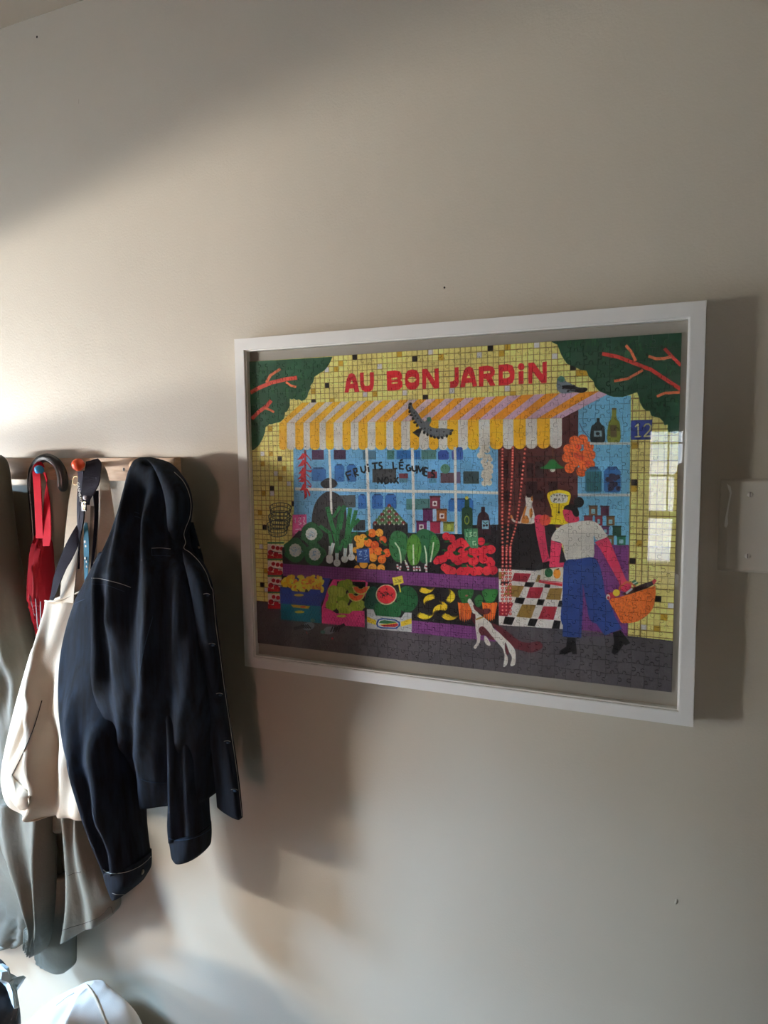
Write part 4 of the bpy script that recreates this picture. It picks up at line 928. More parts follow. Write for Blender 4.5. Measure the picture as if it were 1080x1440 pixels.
# ------------------------------------------------------------------ painted-over blank wall plate
a = at(1013, 673, -.004); b = at(1013, 803, -.004)
px0, pz1, pz0 = a.x+.0005, a.z, b.z
plate = empty('wall_plate', (px0+.06, 0, pz0))
bm = bmesh.new(); pw_ = .119
for (x0, x1, z0, z1, y) in ((px0, px0+pw_, pz0, pz1, 0.0), (px0, px0+pw_, pz0, pz1, -.0035), (px0+.0095, px0+pw_-.0095, pz0+.0035, pz1-.0035, -.0062)):
    for x, z in ((x0, z0), (x1, z0), (x1, z1), (x0, z1)): bm.verts.new((x, y, z))
bm.verts.ensure_lookup_table(); vs = bm.verts[:]
for l in (0, 4):
    for k in range(4): bm.faces.new([vs[l+k], vs[l+(k+1) % 4], vs[l+4+(k+1) % 4], vs[l+4+k]])
bm.faces.new(vs[8:12]); bmesh.ops.recalc_face_normals(bm, faces=bm.faces[:])
bmesh.ops.bevel(bm, geom=[e for e in bm.edges if e.calc_length() < .2 and e.verts[0].co.y < -.003], offset=.0008, segments=2, affect='EDGES')
M['plate'] = mat('painted_plate', (200, 192, 177), 0.4, var=.02, scale=12)
bm_obj('plate_body', bm, M['plate'], plate)
M['screw'] = mat('painted_screw', (214, 208, 198), .3)
for px, py in ((1060, 695.5), (1056.5, 782)):
    for dx in (0, .0462):
        c = at(px, py, -.0062); c = Vector((px0+.036+dx, -.0062, c.z))
        b = bmesh.new(); bmesh.ops.create_uvsphere(b, u_segments=16, v_segments=8, radius=.0037)
        for v in b.verts: v.co = Vector((c.x+v.co.x, c.y+v.co.y*.42, c.z+v.co.z))
        s_ = bm_obj('screw', b, M['screw'], plate, True)
        bm_obj('slot', box_bm(c.x-.0004, c.x+.0004, c.y-.00175, c.y-.001, c.z-.003, c.z+.003), M['dark'], s_)
# chipped paint along the left bevel
ch = [(1022, 680), (1027.5, 684), (1029, 693), (1025, 714), (1023.5, 726), (1024, 737), (1021, 742.5), (1018.5, 740), (1020, 728), (1023, 712), (1026.5, 694), (1024, 687)]
V = [at(x, y, -.0066) for x, y in ch]; V2 = [v+Vector((0, .0012, 0)) for v in V]; n = len(V)
M['chip'] = mat('bare_white_plastic', (240, 238, 232), .3)
o = mesh_obj('paint_chip', V+V2, [tuple(range(n))]+[((k+1) % n, k, n+k, n+(k+1) % n) for k in range(n)], M['chip'], plate, False); o['label'] = 'flaked paint showing white plastic'
tag(plate, 'painted-over blank wall plate with slotted screws beside the picture frame', 'wall plate')
# ------------------------------------------------------------------ peg rail
RZ0, RZ1, RY = 1.4815, 1.5255, -0.019
RXE = at(246, 660, RY).x
rail_t = empty('peg_rail', (RXE-.45, 0, RZ0))
bm_obj('rail_board', box_bm(RXE-1.02, RXE, RY, 0, RZ0, RZ1, .0015), M['pine'], rail_t)
def knob(x, z, r, m_, ball_y):
    st = tube('peg_stem', [(x, RY+.004, z-.002, .0055), (x, ball_y+r*.6, z-.001, .005)], .005, M['pine'], rail_t, sides=12)
    b = bmesh.new(); bmesh.ops.create_uvsphere(b, u_segments=24, v_segments=14, radius=r)
    for v in b.verts: v.co = Vector((x+v.co.x, ball_y+v.co.y, z+v.co.z))
    return bm_obj('knob', b, m_, st, True)
kb = at(55, 660.5, -.078); ko = at(110, 653.5, -.075)
knob(kb.x, kb.z, .0088, M['blue'], -.078)['label'] = 'glossy blue wooden knob'
knob(ko.x, ko.z, .0118, M['orange'], -.075)['label'] = 'glossy orange wooden knob'
knob(RXE-.055, 1.512, .0115, M['pine'], -.060)
knob(-.640, 1.512, .0115, M['pine'], -.060)
sc = at(174, 660, RY)
b = bmesh.new(); bmesh.ops.create_uvsphere(b, u_segments=14, v_segments=8, radius=.0033)
for v in b.verts: v.co = Vector((sc.x+v.co.x, RY+v.co.y*.35, sc.z+v.co.z))
s_ = bm_obj('screw', b, M['steel'], rail_t, True)
for a_ in (0, 1):
    bm_obj('slot', box_bm(sc.x-(.0022 if a_ else .0004), sc.x+(.0022 if a_ else .0004), RY-.0014, RY-.0008, sc.z-(.0004 if a_ else .0022), sc.z+(.0004 if a_ else .0022)), M['dark'], s_)
tag(rail_t, 'pale pine peg rail with coloured ball knobs screwed to the wall', 'coat rail')

# ------------------------------------------------------------------ umbrella hanging by crook and red strap
umb = empty('umbrella', at(55, 890, -.06))
hp = [(50, 800, -.058, .0040), (48, 760, -.058, .0044), (45, 715, -.058, .0050), (43, 690, -.057, .0056), (43, 674, -.056, .0062), (46, 660, -.055, .0072), (54, 648.5, -.054, .0080), (65, 643.8, -.053, .0086), (76.5, 648.5, -.052, .0092), (84.5, 659, -.051, .0098), (88, 672, -.050, .0100), (88.5, 682, -.050, .0098), (88.6, 688, -.050, .0080), (88.6, 691, -.050, .0040)]
hd = tube('handle', [tuple(at(a, b_, c)) + (d,) for a, b_, c, d in hp], .007, M['black'], umb, n=70, sides=18)
HT = skin([hd])
ip = smooth_path([(41.3, 690), (41.8, 674), (44.3, 661), (51, 650.5), (59, 646), (66.5, 647), (75, 653.5), (80.3, 663), (82.3, 674), (82.8, 684)], 44)
tube('handle_inlay', [on(HT, x, y, .0002) for x, y in ip], .0017, M['grey'], hd, sides=8)
def pleat(px, py): return .006*(0.5+0.5*math.sin(px*0.75 + py*.02)) + .004*math.sin(px*1.9+1)
loft('canopy', [(49, 752, 69, 752, -.058, .02), (44, 768, 73, 766, -.060, .036), (41.5, 790, 74.5, 788, -.062, .046), (40, 815, 76, 812, -.063, .05), (39.5, 838, 76, 838, -.063, .05), (43, 858, 70, 862, -.063, .04), (48, 876, 63, 882, -.062, .026), (52, 893, 58, 898, -.06, .010)], M['red'], umb, nv=46, nu=56, fold=pleat)
for k, (x0, y0, x1, y1) in enumerate(((42, 838, 49, 866), (50, 842, 53, 884), (57, 846, 57, 890))):
    stitch('rib', [(x0, y0, -.093), (x1, y1, -.084)], M['grey'], umb, .0009, 8)
st = ribbon('strap', [(51, 757, 61, 757, -.089, -.089), (50, 735, 60, 734, -.088, -.088), (48.5, 700, 58.5, 699, -.087, -.086), (46.8, 676, 57.4, 676, -.086, -.084), (46, 664, 56.5, 665, -.084, -.080), (47.4, 655, 57, 658, -.079, -.070), (52.5, 649.8, 58, 655.5, -.072, -.064), (58, 650.2, 60, 656.5, -.066, -.060), (62, 657, 61, 663, -.064, -.060), (65, 668, 63.2, 670, -.064, -.060), (66.2, 675, 64.8, 675, -.066, -.064), (62.5, 700, 69.5, 700, -.075, -.075), (61, 725, 71.3, 726, -.083, -.083), (60.5, 750, 72, 752, -.088, -.088), (60.5, 768, 70, 768, -.091, -.091)], M['redstrap'], umb, n=70, th=.0018)
tag(umb, 'folded red umbrella with black crook handle hanging on the blue knob', 'umbrella')

# ------------------------------------------------------------------ natural canvas tote bag
tote = empty('tote_bag', at(70, 1145, -.12))
rid = smooth_path([(66, 846), (66, 880), (62, 925), (62, 960), (66, 1010), (72, 1060), (76.5, 1095), (71, 1118), (58, 1140), (50, 1160)], 80)
val = smooth_path([(54, 860), (60, 905), (58, 960), (60, 985), (42, 1030), (18, 1085), (14, 1110), (12, 1140)], 60)
dfl = smooth_path([(74, 846), (82, 900), (82, 980), (86, 1050), (90, 1090), (84, 1130), (70, 1150)], 60)
def _at(path, y): return np.interp(y, path[:, 1], path[:, 0]) if path[0, 1] < path[-1, 1] else 0
def tote_fold(px, py):
    d = px - _at(rid, py)
    f = .026*math.exp(-(d/9)**2)*min(1, max(0, (py-840)/60))
    d2 = px - _at(dfl, py)
    f -= .016*math.exp(-((d2-6)/8)**2)*min(1, max(0, (py-930)/80))
    d3 = px - _at(val, py)
    f -= .012*math.exp(-(d3/5)**2)*min(1, max(0, (py-860)/60))*min(1, max(0, (1110-py)/60))
    f += .012*math.exp(-((px-30)/12)**2-((py-1120)/18)**2)
    f += .004*math.sin(px*.16+py*.05)
    return f
loft('bag_body', [(63, 845, 140, 822, -.084, .034), (61.5, 856, 140, 834, -.085, .038), (57, 872, 140, 852, -.086, .044), (47, 900, 142, 900, -.087, .052), (32, 950, 144, 950, -.088, .060), (18, 1000, 148, 1000, -.089, .066), (6.5, 1050, 152, 1050, -.090, .070), (1, 1085, 156, 1090, -.090, .072), (2.5, 1105, 158, 1120, -.090, .070), (12, 1128, 156, 1140, -.090, .058), (30, 1139, 148, 1148, -.089, .040), (48, 1144, 140, 1150, -.088, .020)], M['canvas'], tote, nv=90, nu=110, fold=tote_fold, p=.6, open_end=False)
# turned rim, inner lining and handles
tube('rim', [at(63.5, 845, -.092), at(70, 846, -.103), at(80, 845, -.110), at(90, 842, -.108), at(105, 835.5, -.106), at(122, 828, -.104)], .0018, M['canvas'], tote, n=24, sides=6)
ribbon('strap', [(103.5, 668, 109, 664, -.066, -.060), (101.5, 680, 109.5, 678, -.070, -.066), (97, 710, 113, 708, -.080, -.078), (93, 745, 112, 744, -.088, -.088), (90, 780, 110, 780, -.094, -.095), (88, 805, 107.5, 806, -.098, -.10), (86, 830, 105, 832, -.104, -.106), (85, 846, 104, 848, -.106, -.108)], M['canvas'], tote, n=36, th=.003)
ribbon('strap', [(137, 650, 142, 650, -.050, -.045), (141.5, 660, 150, 662, -.052, -.047), (140.5, 690, 157, 700, -.056, -.05), (141.5, 720, 162, 735, -.064, -.058), (138, 760, 164, 775, -.072, -.066), (134, 800, 160, 810, -.080, -.076), (132, 835, 158, 835, -.086, -.084)], M['canvas'], tote, n=36, th=.003)
ribbon('strap', [(127, 712, 137, 712, -.070, -.060), (126.5, 740, 138, 740, -.076, -.07), (122, 770, 136, 770, -.082, -.078), (115, 800, 133, 800, -.088, -.086), (110, 835, 130, 835, -.094, -.092)], M['canvas'], tote, n=24, th=.003)
TT = skin([tote.children[0]])
stitch('seam', [(59, 985), (48, 1022), (32, 1060), (17, 1090)], M['dark'], tote, .0008, 30, TT)
cp = [(17, 1090), (22, 1097), (33, 1107), (43, 1119), (44, 1128), (39, 1136), (31, 1138), (22, 1131), (11, 1113)]
V = [on(TT, x, y, .0035) for x, y in cp]; V2 = [on(TT, x, y, -.001) for x, y in cp]; n = len(cp)
mesh_obj('corner_patch', V+V2+[on(TT, 28, 1120, .007)], [(k, (k+1) % n, 2*n) for k in range(n)]+[((k+1) % n, k, n+k, n+(k+1) % n) for k in range(n)], M['canvas'], tote)
tag(tote, 'natural beige canvas tote bag hanging by its straps between umbrella and denim jacket', 'tote bag')

# ------------------------------------------------------------------ navy strap with clip, teal lanyard (both on the orange knob)
lan = empty('strap_leash', at(120, 720, -.09))
ribbon('webbing', [(121, 650, 138, 645.5, -.058, -.048), (121, 655, 142, 650, -.066, -.056), (118, 668, 141.5, 664, -.084, -.072), (115.5, 682, 139, 680, -.090, -.082), (115, 694, 132, 694, -.093, -.088), (116.5, 702, 127, 702, -.094, -.09), (117, 710, 125.5, 710, -.094, -.092)], M['navy'], lan, n=32, th=.003)
ribbon('webbing', [(110, 664, 118, 662, -.066, -.072), (110.5, 680, 117, 680, -.080, -.085), (109, 700, 113.5, 701, -.086, -.089), (109, 730, 112.5, 730, -.090, -.092), (109.5, 760, 111.5, 760, -.092, -.093), (110, 800, 111.5, 800, -.094, -.095)], M['navy'], lan, n=30, th=.0025)
ribbon('webbing', [(108, 738, 112, 752, -.096, -.094), (100, 752, 109, 768, -.102, -.10), (90, 772, 101, 786, -.108, -.106), (83, 790, 93, 800, -.113, -.111), (76, 812, 86, 816, -.117, -.115), (72.5, 832, 79, 834, -.118, -.116), (70, 843, 75, 844, -.117, -.115)], M['navy'], lan, n=40, th=.0025)
ribbon('webbing', [(130, 690, 138.5, 690, -.070, -.060), (133, 720, 138, 720, -.074, -.066), (131, 760, 136, 760, -.082, -.076), (127, 800, 133, 800, -.090, -.084)], M['navy'], lan, n=20, th=.0025)
ribbon('webbing', [(113, 712, 119, 710, -.094, -.094), (112.5, 730, 118, 730, -.095, -.095), (110.5, 755, 113.5, 755, -.096, -.096), (110, 775, 111.8, 775, -.096, -.096)], M['navy'], lan, n=16, th=.0025)
# printed name on the strap edge and the gold badge, in lettering as far as it can be read
def lettering(name, text, c, size, rot, m_, parent, ext=.0003):
    cu = bpy.data.curves.new(name, 'FONT'); cu.body = text; cu.size = size; cu.extrude = ext; cu.align_x = 'CENTER'; cu.align_y = 'CENTER'
    tmp = bpy.data.objects.new('tmp', cu); COL.objects.link(tmp)
    dg = bpy.context.evaluated_depsgraph_get(); me = bpy.data.meshes.new_from_object(tmp.evaluated_get(dg))
    bpy.data.objects.remove(tmp); me.name = name
    me.transform(Matrix.Translation(c) @ Matrix.Rotation(math.radians(90), 4, 'X') @ Matrix.Rotation(rot, 4, 'Z'))
    return link_mesh(name, me, m_, parent, False)
lettering('strap_print', 'CANNEAU', at(111.5, 692, -.0935), .0078, math.radians(-82), M['whiteprint'], lan)
b = bmesh.new(); bmesh.ops.create_uvsphere(b, u_segments=14, v_segments=8, radius=.0048); c = at(119.5, 700, -.097)
for v in b.verts: v.co = Vector((c.x+v.co.x, c.y+v.co.y*.5, c.z+v.co.z*.9))
bm_obj('snap_button', b, mat('pearl_snap', (168, 160, 165), .3), lan, True)
bm_obj('badge_plate', box_bm(at(115, 712, -.096).x, at(122, 712, -.096).x, -.098, -.0955, at(118, 718.5, -.096).z, at(118, 706, -.096).z, .0008), M['black'], lan)
lettering('badge_letters', 'C', at(118.6, 709, -.0985), .0125, math.radians(-8), M['gold'], lan, .0006)
lettering('badge_letters', 'H', at(118.3, 715, -.0985), .0085, math.radians(-14), M['gold'], lan, .0006)
tag(lan, 'navy webbing strap with white lettering and gold badge looped over the orange knob', 'strap')
tl_ = empty('lanyard', at(120, 800, -.09))
ribbon('ribbon_strip', [(118.5, 735, 122.5, 735, -.088, -.088), (118, 750, 124.5, 750, -.092, -.090), (118, 772, 125, 772, -.097, -.095), (118.5, 795, 124.5, 795, -.10, -.098), (119, 815, 123, 815, -.10, -.099), (120, 835, 122.5, 835, -.10, -.10)], M['teal'], tl_, n=24, th=.0012)
for x, y, r in ((119.5, 762, .0026), (120.5, 768, .002), (119.8, 785, .0024), (121.5, 790, .0018), (121.5, 797, .002)):
    c = at(x, y, -.0995); b = bmesh.new(); bmesh.ops.create_uvsphere(b, u_segments=8, v_segments=6, radius=r)
    for v in b.verts: v.co = Vector((c.x+v.co.x, c.y+v.co.y*.2, c.z+v.co.z*1.2))
    bm_obj('white_motif', b, M['whiteprint'], tl_, True)
tube('key_ring', [at(106.5+4.2*math.cos(t), 676+6*math.sin(t), -.072) for t in np.linspace(0, 2*math.pi, 20)], .0008, M['gold'], tl_, sides=6)
tag(tl_, 'narrow teal lanyard with white motifs hanging between the tote straps', 'lanyard')

# ------------------------------------------------------------------ dark denim jacket
jk = empty('denim_jacket', at(200, 1260, -.12))
def ridge(path, w_, h_, y0=None, y1=None, soft=40):
    p = np.array(path, float)
    def f(px, py):
        d = px - np.interp(py, p[:, 1], p[:, 0]); k = 1.0
        if y0 is not None: k *= min(1, max(0, (py-y0)/soft))
        if y1 is not None: k *= min(1, max(0, (y1-py)/soft))
        return h_*k*math.exp(-(d/w_)**2)
    return f
bf = [ridge([(196, 650), (186, 720), (178, 800), (170, 900)], 9, .016, 650, 900), ridge([(215, 650), (212, 760), (205, 900), (200, 1100)], 12, -.014, 650), ridge([(232, 660), (238, 800), (232, 1000), (225, 1120)], 10, .012, 690),
      ridge([(172, 690), (160, 750), (140, 810), (134, 900), (134, 980)], 10, .018, 690, 1000), ridge([(152, 820), (155, 900), (170, 1000)], 10, -.012, 800), ridge([(250, 700), (258, 900), (268, 1100)], 12, -.012, 700)]
def body_fold(px, py): return sum(f(px, py) for f in bf) + .002*math.sin(px*.21+py*.03)
loft('body', [(197, 643, 212, 643, -.070, .030), (188, 648, 228, 648, -.074, .052), (180.5, 662, 247, 661, -.078, .070), (173, 690, 262, 688, -.082, .084), (166, 715, 268, 712, -.086, .094), (154, 748, 266, 745, -.102, .098), (140, 778, 270, 775, -.116, .098), (130, 803, 284, 800, -.130, .098), (128, 830, 292, 830, -.136, .100), (128, 900, 300, 900, -.137, .102), (129, 955, 308, 955, -.132, .104), (146, 1010, 312, 1010, -.114, .112), (168, 1050, 312, 1050, -.098, .116), (186, 1090, 310, 1090, -.096, .106), (196, 1117, 308, 1119, -.094, .098)], M['denim'], jk, nv=110, nu=120, fold=body_fold, p=.62)
loft('back_panel', [(208, 651, 236, 651, -.038, .032), (200, 667, 253, 667, -.041, .038), (192, 688, 259, 688, -.043, .044), (182, 712, 262, 712, -.042, .05), (170, 750, 262, 750, -.046, .064), (160, 800, 276, 800, -.046, .07), (155, 900, 294, 900, -.046, .07), (165, 1000, 304, 1000, -.046, .07), (200, 1100, 298, 1100, -.046, .06)], M['denim'], jk, nv=30, nu=36)  # hidden slab added behind the body to stop light leaking along the wall
sf = [ridge([(90, 880), (90, 960), (100, 1030)], 10, .010, 860), ridge([(125, 960), (118, 1000), (128, 1080), (150, 1180)], 12, .012, 960), ridge([(140, 1000), (142, 1060), (165, 1180)], 9, -.008, 1000), ridge([(165, 1000), (168, 1060), (180, 1180)], 10, .010, 990)]
def slv_fold(px, py): return sum(f(px, py) for f in sf) + .0025*math.sin(py*.06+px*.05)
sl = loft('sleeve', [(140, 775, 172, 775, -.085, .05), (119, 815, 178, 815, -.092, .060), (104, 845, 182, 845, -.096, .068), (91, 885, 186, 885, -.101, .076), (83.5, 925, 189, 925, -.106, .084), (82, 975, 192, 975, -.112, .096), (88, 1030, 196, 1030, -.120, .110), (100, 1075, 199, 1075, -.126, .116), (115, 1125, 204, 1122, -.130, .116), (127, 1163, 205, 1158, -.128, .092), (137, 1192, 208, 1186, -.126, .082), (146, 1218, 211, 1207, -.125, .076)], M['denim'], jk, nv=90, nu=72, fold=slv_fold, p=.8)
cf = loft('cuff', [(144.5, 1216, 213, 1204, -.125, .080), (147, 1226, 213, 1216, -.125, .082), (151, 1237, 212, 1229, -.125, .082), (156, 1246, 206, 1240, -.125, .080), (160, 1252, 201, 1247, -.125, .076)], M['denim'], sl, nv=24, nu=60, p=.8)
rf = [ridge([(250, 960), (252, 1200)], 10, .008), ridge([(272, 960), (270, 1200)], 9, -.008)]
sr = loft('sleeve', [(238, 860, 282, 860, -.085, .06), (235, 920, 290, 920, -.100, .09), (235, 980, 293, 980, -.110, .090), (237, 1050, 295, 1050, -.114, .084), (237, 1118, 293.5, 1118, -.113, .076), (235.5, 1148, 294.5, 1145, -.112, .070), (237, 1172, 296.5, 1166, -.112, .068)], M['denim'], jk, nv=50, nu=60, fold=lambda x, y: sum(f(x, y) for f in rf), p=.75)
loft('cuff', [(236.5, 1170, 297, 1164, -.112, .072), (239, 1182, 297.5, 1178, -.112, .073), (240.5, 1192, 297, 1189, -.112, .073), (242, 1197, 296, 1195, -.112, .072), (246, 1202, 292, 1200, -.112, .068)], M['denim'], sr, nv=22, nu=60, p=.8)
# collar folded up beside the knob
loft('collar', [(206, 645, 222, 645, -.082, .03), (214, 653, 240, 652, -.096, .038), (222, 668, 254, 666, -.106, .044), (230, 690, 266, 686, -.112, .048), (234, 712, 270.5, 709, -.114, .05), (236, 735, 268, 735, -.114, .048), (240, 752, 262, 752, -.112, .042), (246, 770, 259, 772, -.108, .03)], M['denim'], jk, nv=46, nu=44, open_end=False, p=.6)
loft('collar', [(254, 735, 272, 735, -.066, .02), (258, 760, 279, 762, -.07, .026), (262, 785, 286, 788, -.072, .03), (266, 806, 288, 806, -.074, .03)], M['denim'], jk, nv=20, nu=30, open_end=False)
# button front
loft('placket', [(256, 770, 262, 773, -.120, .03), (258, 782, 277, 783, -.132, .034), (262, 800, 290, 800, -.142, .036), (268, 828, 300, 829, -.146, .036), (275, 870, 304.5, 870, -.144, .034), (280, 910, 309.5, 910, -.140, .032), (286, 960, 316, 960, -.130, .030), (293, 1020, 325, 1020, -.106, .028), (299, 1070, 333, 1072, -.102, .026), (303, 1105, 338, 1112, -.100, .024), (305, 1131, 341.5, 1151, -.100, .022)], M['denim'], jk, nv=70, nu=50, p=.45)
JT = skin([o for o in jk.children_recursive if o.type == 'MESH'])
def button(x, y, r, m_, sx=1, sz=1, skew=0):
    c = on(JT, x, y, .0008); b = bmesh.new(); bmesh.ops.create_uvsphere(b, u_segments=12, v_segments=8, radius=r)
    for v in b.verts: v.co = Vector((c.x+v.co.x*sx+v.co.z*skew, c.y+v.co.y*.4, c.z+v.co.z*sz))
    return bm_obj('button', b, m_, jk, True)
for x, y in ((291, 837), (298.5, 907), (309, 977), (320, 1044), (330, 1112)):
    button(x, y, .0042, M['denim_edge'], 1, .55)
    stitch('buttonhole', [(x-5, y-1.5), (x, y-2.5), (x+4, y-1)], M['thread'], jk, .0005, 8, JT)
button(279, 770, .0036, M['brass'], 1, .6); button(200, 1226, .005, M['brass'], .6, 1.1, .4)
# stitching and edge piping
E_ = [(245, 664), (257, 676), (265, 692), (268.5, 710), (266.5, 728), (261, 742), (258.5, 752), (261, 763), (258.5, 771), (267, 777), (280, 790), (290, 806), (296, 824), (299, 830), (300, 840), (303.5, 880), (308.5, 915), (315, 965), (324, 1025), (332, 1078), (336.5, 1115), (340, 1148)]
stitch('edge_piping', E_, M['thread'], jk, .0006, 160, JT)
S = [[(129, 813), (140, 813.5), (155, 817), (170, 821), (184, 826)], [(130, 821), (150, 823), (175, 832)], [(213, 771), (226, 770.5), (240, 772)], [(213.5, 781), (240, 782)], [(213, 771), (213.5, 776), (214, 782)],
     [(215, 867), (208, 892), (202, 915), (196, 950)], [(189, 720), (193, 721), (196, 723)], [(189, 726), (194, 727), (198, 729)], [(99, 855), (107, 848), (119, 842.5)]]
for k_, q in enumerate(S): stitch('stitching', q, M['thread'] if k_ in (0, 2) else M['denim_edge'], jk, .0005 if k_ in (0, 8) else .0004, 24, JT)
stitch('stitching', [(145.5, 1223), (150, 1226.5), (160, 1228.5), (178, 1226), (195, 1219), (207, 1210), (212, 1204.5)], M['thread'], sl, .0006, 40, JT)
stitch('stitching', [(158, 1256), (165, 1258), (175, 1258)], M['thread'], sl, .0004, 20, JT)
stitch('stitching', [(238, 1179), (247, 1181.5), (262, 1181), (280, 1175.5), (296, 1166)], M['denim_edge'], sr, .0006, 40, JT)
stitch('stitching', [(199, 1096), (213, 1100), (234, 1101)], M['denim_edge'], jk, .0005, 20, JT)
tag(jk, 'dark indigo denim jacket hanging by its collar at the end of the peg rail', 'jacket')
# ------------------------------------------------------------------ olive raincoat, behind the tote bag
co = empty('raincoat', at(60, 1365, -.08))
cfo = [ridge([(0, 660), (8, 760), (14, 900), (30, 1050), (60, 1140)], 9, .014), ridge([(-8, 660), (-4, 800), (-6, 1000)], 8, -.012), ridge([(10, 700), (24, 860), (44, 960)], 7, .010, 690), ridge([(-30, 700), (-26, 1000)], 12, .015)]
loft('body', [(-62, 641, 2, 640, -.085, .05), (-70, 648, 9, 647, -.088, .07), (-76, 662, 13, 660, -.090, .085), (-82, 690, 16.5, 690, -.090, .095), (-86, 740, 22, 740, -.088, .10), (-90, 800, 31.5, 800, -.086, .10), (-92, 860, 42, 860, -.074, .09), (-94, 920, 54, 920, -.060, .080), (-96, 990, 70, 990, -.050, .070), (-98, 1060, 88, 1060, -.046, .062), (-98, 1110, 104, 1115, -.045, .056), (-98, 1160, 118, 1165, -.045, .052)], M['olive'], co, nv=80, nu=90, fold=lambda x, y: sum(f(x, y) for f in cfo) + .003*math.sin(x*.2+y*.05), p=.6)
loft('back_panel', [(-66, 684, 8, 684, -.030, .03), (-78, 715, 14, 715, -.036, .05), (-84, 780, 24, 780, -.040, .06), (-88, 860, 36, 860, -.040, .06), (-90, 960, 56, 960, -.038, .06), (-92, 1080, 80, 1080, -.036, .05)], M['olive'], co, nv=30, nu=36)  # unseen slab added behind the coat so its wall shadow closes
pf = [ridge([(70, 1140), (72, 1330)], 8, .012), ridge([(20, 1150), (40, 1230), (58, 1300), (64, 1335)], 9, .012), ridge([(40, 1150), (58, 1230), (68, 1330)], 8, -.008)]
loft('front_panel', [(-4, 1120, 78, 1125, -.062, .05), (-2, 1160, 79, 1160, -.066, .056), (3, 1192, 79.5, 1190, -.070, .06), (19, 1228, 79.5, 1228, -.072, .06), (32, 1266, 78.5, 1268, -.072, .058), (41, 1297, 77, 1303, -.070, .054), (33, 1316, 74.5, 1324, -.068, .05), (32, 1324, 71, 1334, -.066, .05)], M['olive'], co, nv=50, nu=64, fold=lambda x, y: sum(f(x, y) for f in pf) + (.004*math.sin(x*1.1) if y > 1306 else 0), p=.65)
rf_ = [ridge([(100, 1150), (104, 1240), (100, 1320)], 8, .008), ridge([(125, 1160), (138, 1240), (150, 1300)], 9, .008), ridge([(112, 1180), (122, 1240), (128, 1310)], 6, -.006)]
loft('front_panel', [(85, 1120, 118, 1120, -.050, .04), (87, 1150, 128, 1150, -.052, .046), (90, 1190, 141, 1190, -.054, .05), (92, 1225, 152, 1225, -.055, .052), (92, 1255, 162.5, 1252, -.055, .052), (90, 1285, 170, 1264, -.054, .05), (86.5, 1309, 169.5, 1277, -.052, .046), (84, 1322, 160, 1288, -.05, .044)], M['olive'], co, nv=50, nu=60, fold=lambda x, y: sum(f(x, y) for f in rf_) + .002*math.sin(x*.13+y*.03), p=.65)
loft('back_panel', [(-96, 1130, 60, 1130, -.030, .03), (-95, 1200, 84, 1200, -.032, .03), (-92, 1260, 90, 1270, -.033, .03), (-88, 1320, 40, 1322, -.034, .03), (-86, 1338, 30, 1330, -.034, .028)], M['olive'], co, nv=40, nu=50, fold=lambda x, y: .006*math.sin(x*.3+y*.06)+.004*math.sin(x*.13-y*.11)+(.004*math.sin(x*1.2) if y > 1310 else 0), p=.6)
slv = loft('sleeve', [(60, 1230, 104, 1230, -.040, .03), (55, 1290, 107, 1290, -.042, .036), (51, 1320, 108, 1322, -.042, .04), (48.5, 1345, 108, 1350, -.042, .04), (58, 1356, 106.5, 1358, -.042, .038), (71, 1362, 98, 1365, -.042, .03)], M['olive'], co, nv=30, nu=50, fold=lambda x, y: .005*math.sin((x-48)*1.0)*max(0, 1-(x-48)/22) if y > 1318 else 0, p=.7)
CT = skin([o for o in co.children_recursive if o.type == 'MESH'])
stitch('hem_seam', [(86, 1309), (100, 1304), (120, 1298), (140, 1289), (155, 1275), (159, 1284)], M['dark'], co, .0005, 40, CT)
stitch('pocket_seam', [(95, 1232), (104, 1228), (114, 1226)], M['dark'], co, .0005, 20, CT)
tag(co, 'olive grey nylon raincoat hanging at the far end behind the canvas tote', 'raincoat')

# ------------------------------------------------------------------ cream canvas bag standing on the floor
cb = empty('canvas_bag', at(110, 2060, -.13))
bfo = [ridge([(124, 1382), (132, 1405), (145, 1440), (160, 1500)], 5, .016), ridge([(92, 1392), (70, 1420), (45, 1460)], 8, .012), ridge([(108, 1400), (112, 1440), (120, 1520)], 10, -.012), ridge([(60, 1410), (75, 1440), (90, 1480)], 8, -.008)]
bb = loft('bag_body', [(117, 1384, 131, 1383, -.07, .016), (103, 1390, 139, 1389, -.075, .045), (84, 1396, 146, 1396, -.082, .075), (62, 1406, 153, 1406, -.09, .10), (40, 1420, 163, 1418, -.10, .125), (20, 1438, 181, 1438, -.11, .15), (8, 1470, 200, 1470, -.115, .17), (4, 1560, 226, 1560, -.115, .18), (2, 1720, 236, 1720, -.115, .18), (4, 1900, 232, 1900, -.115, .18), (10, 2060, 222, 2060, -.115, .18), (20, 2110, 205, 2110, -.115, .16)], M['canvas_white'], cb, nv=90, nu=90, fold=lambda x, y: sum(f(x, y) for f in bfo) + .004*math.sin(x*.14+y*.09), p=.7, open_end=False)
BT = skin([bb])
stitch('seam', [(122, 1385), (130, 1396), (139, 1414), (146, 1432), (152, 1446)], M['canvas'], cb, .0022, 24, BT)
stitch('seam', [(79, 1414), (87, 1408), (96, 1401), (104, 1397)], M['canvas_white'], cb, .0016, 20, BT)
tag(cb, 'slumped cream canvas bag standing on the floor below the raincoat', 'bag')

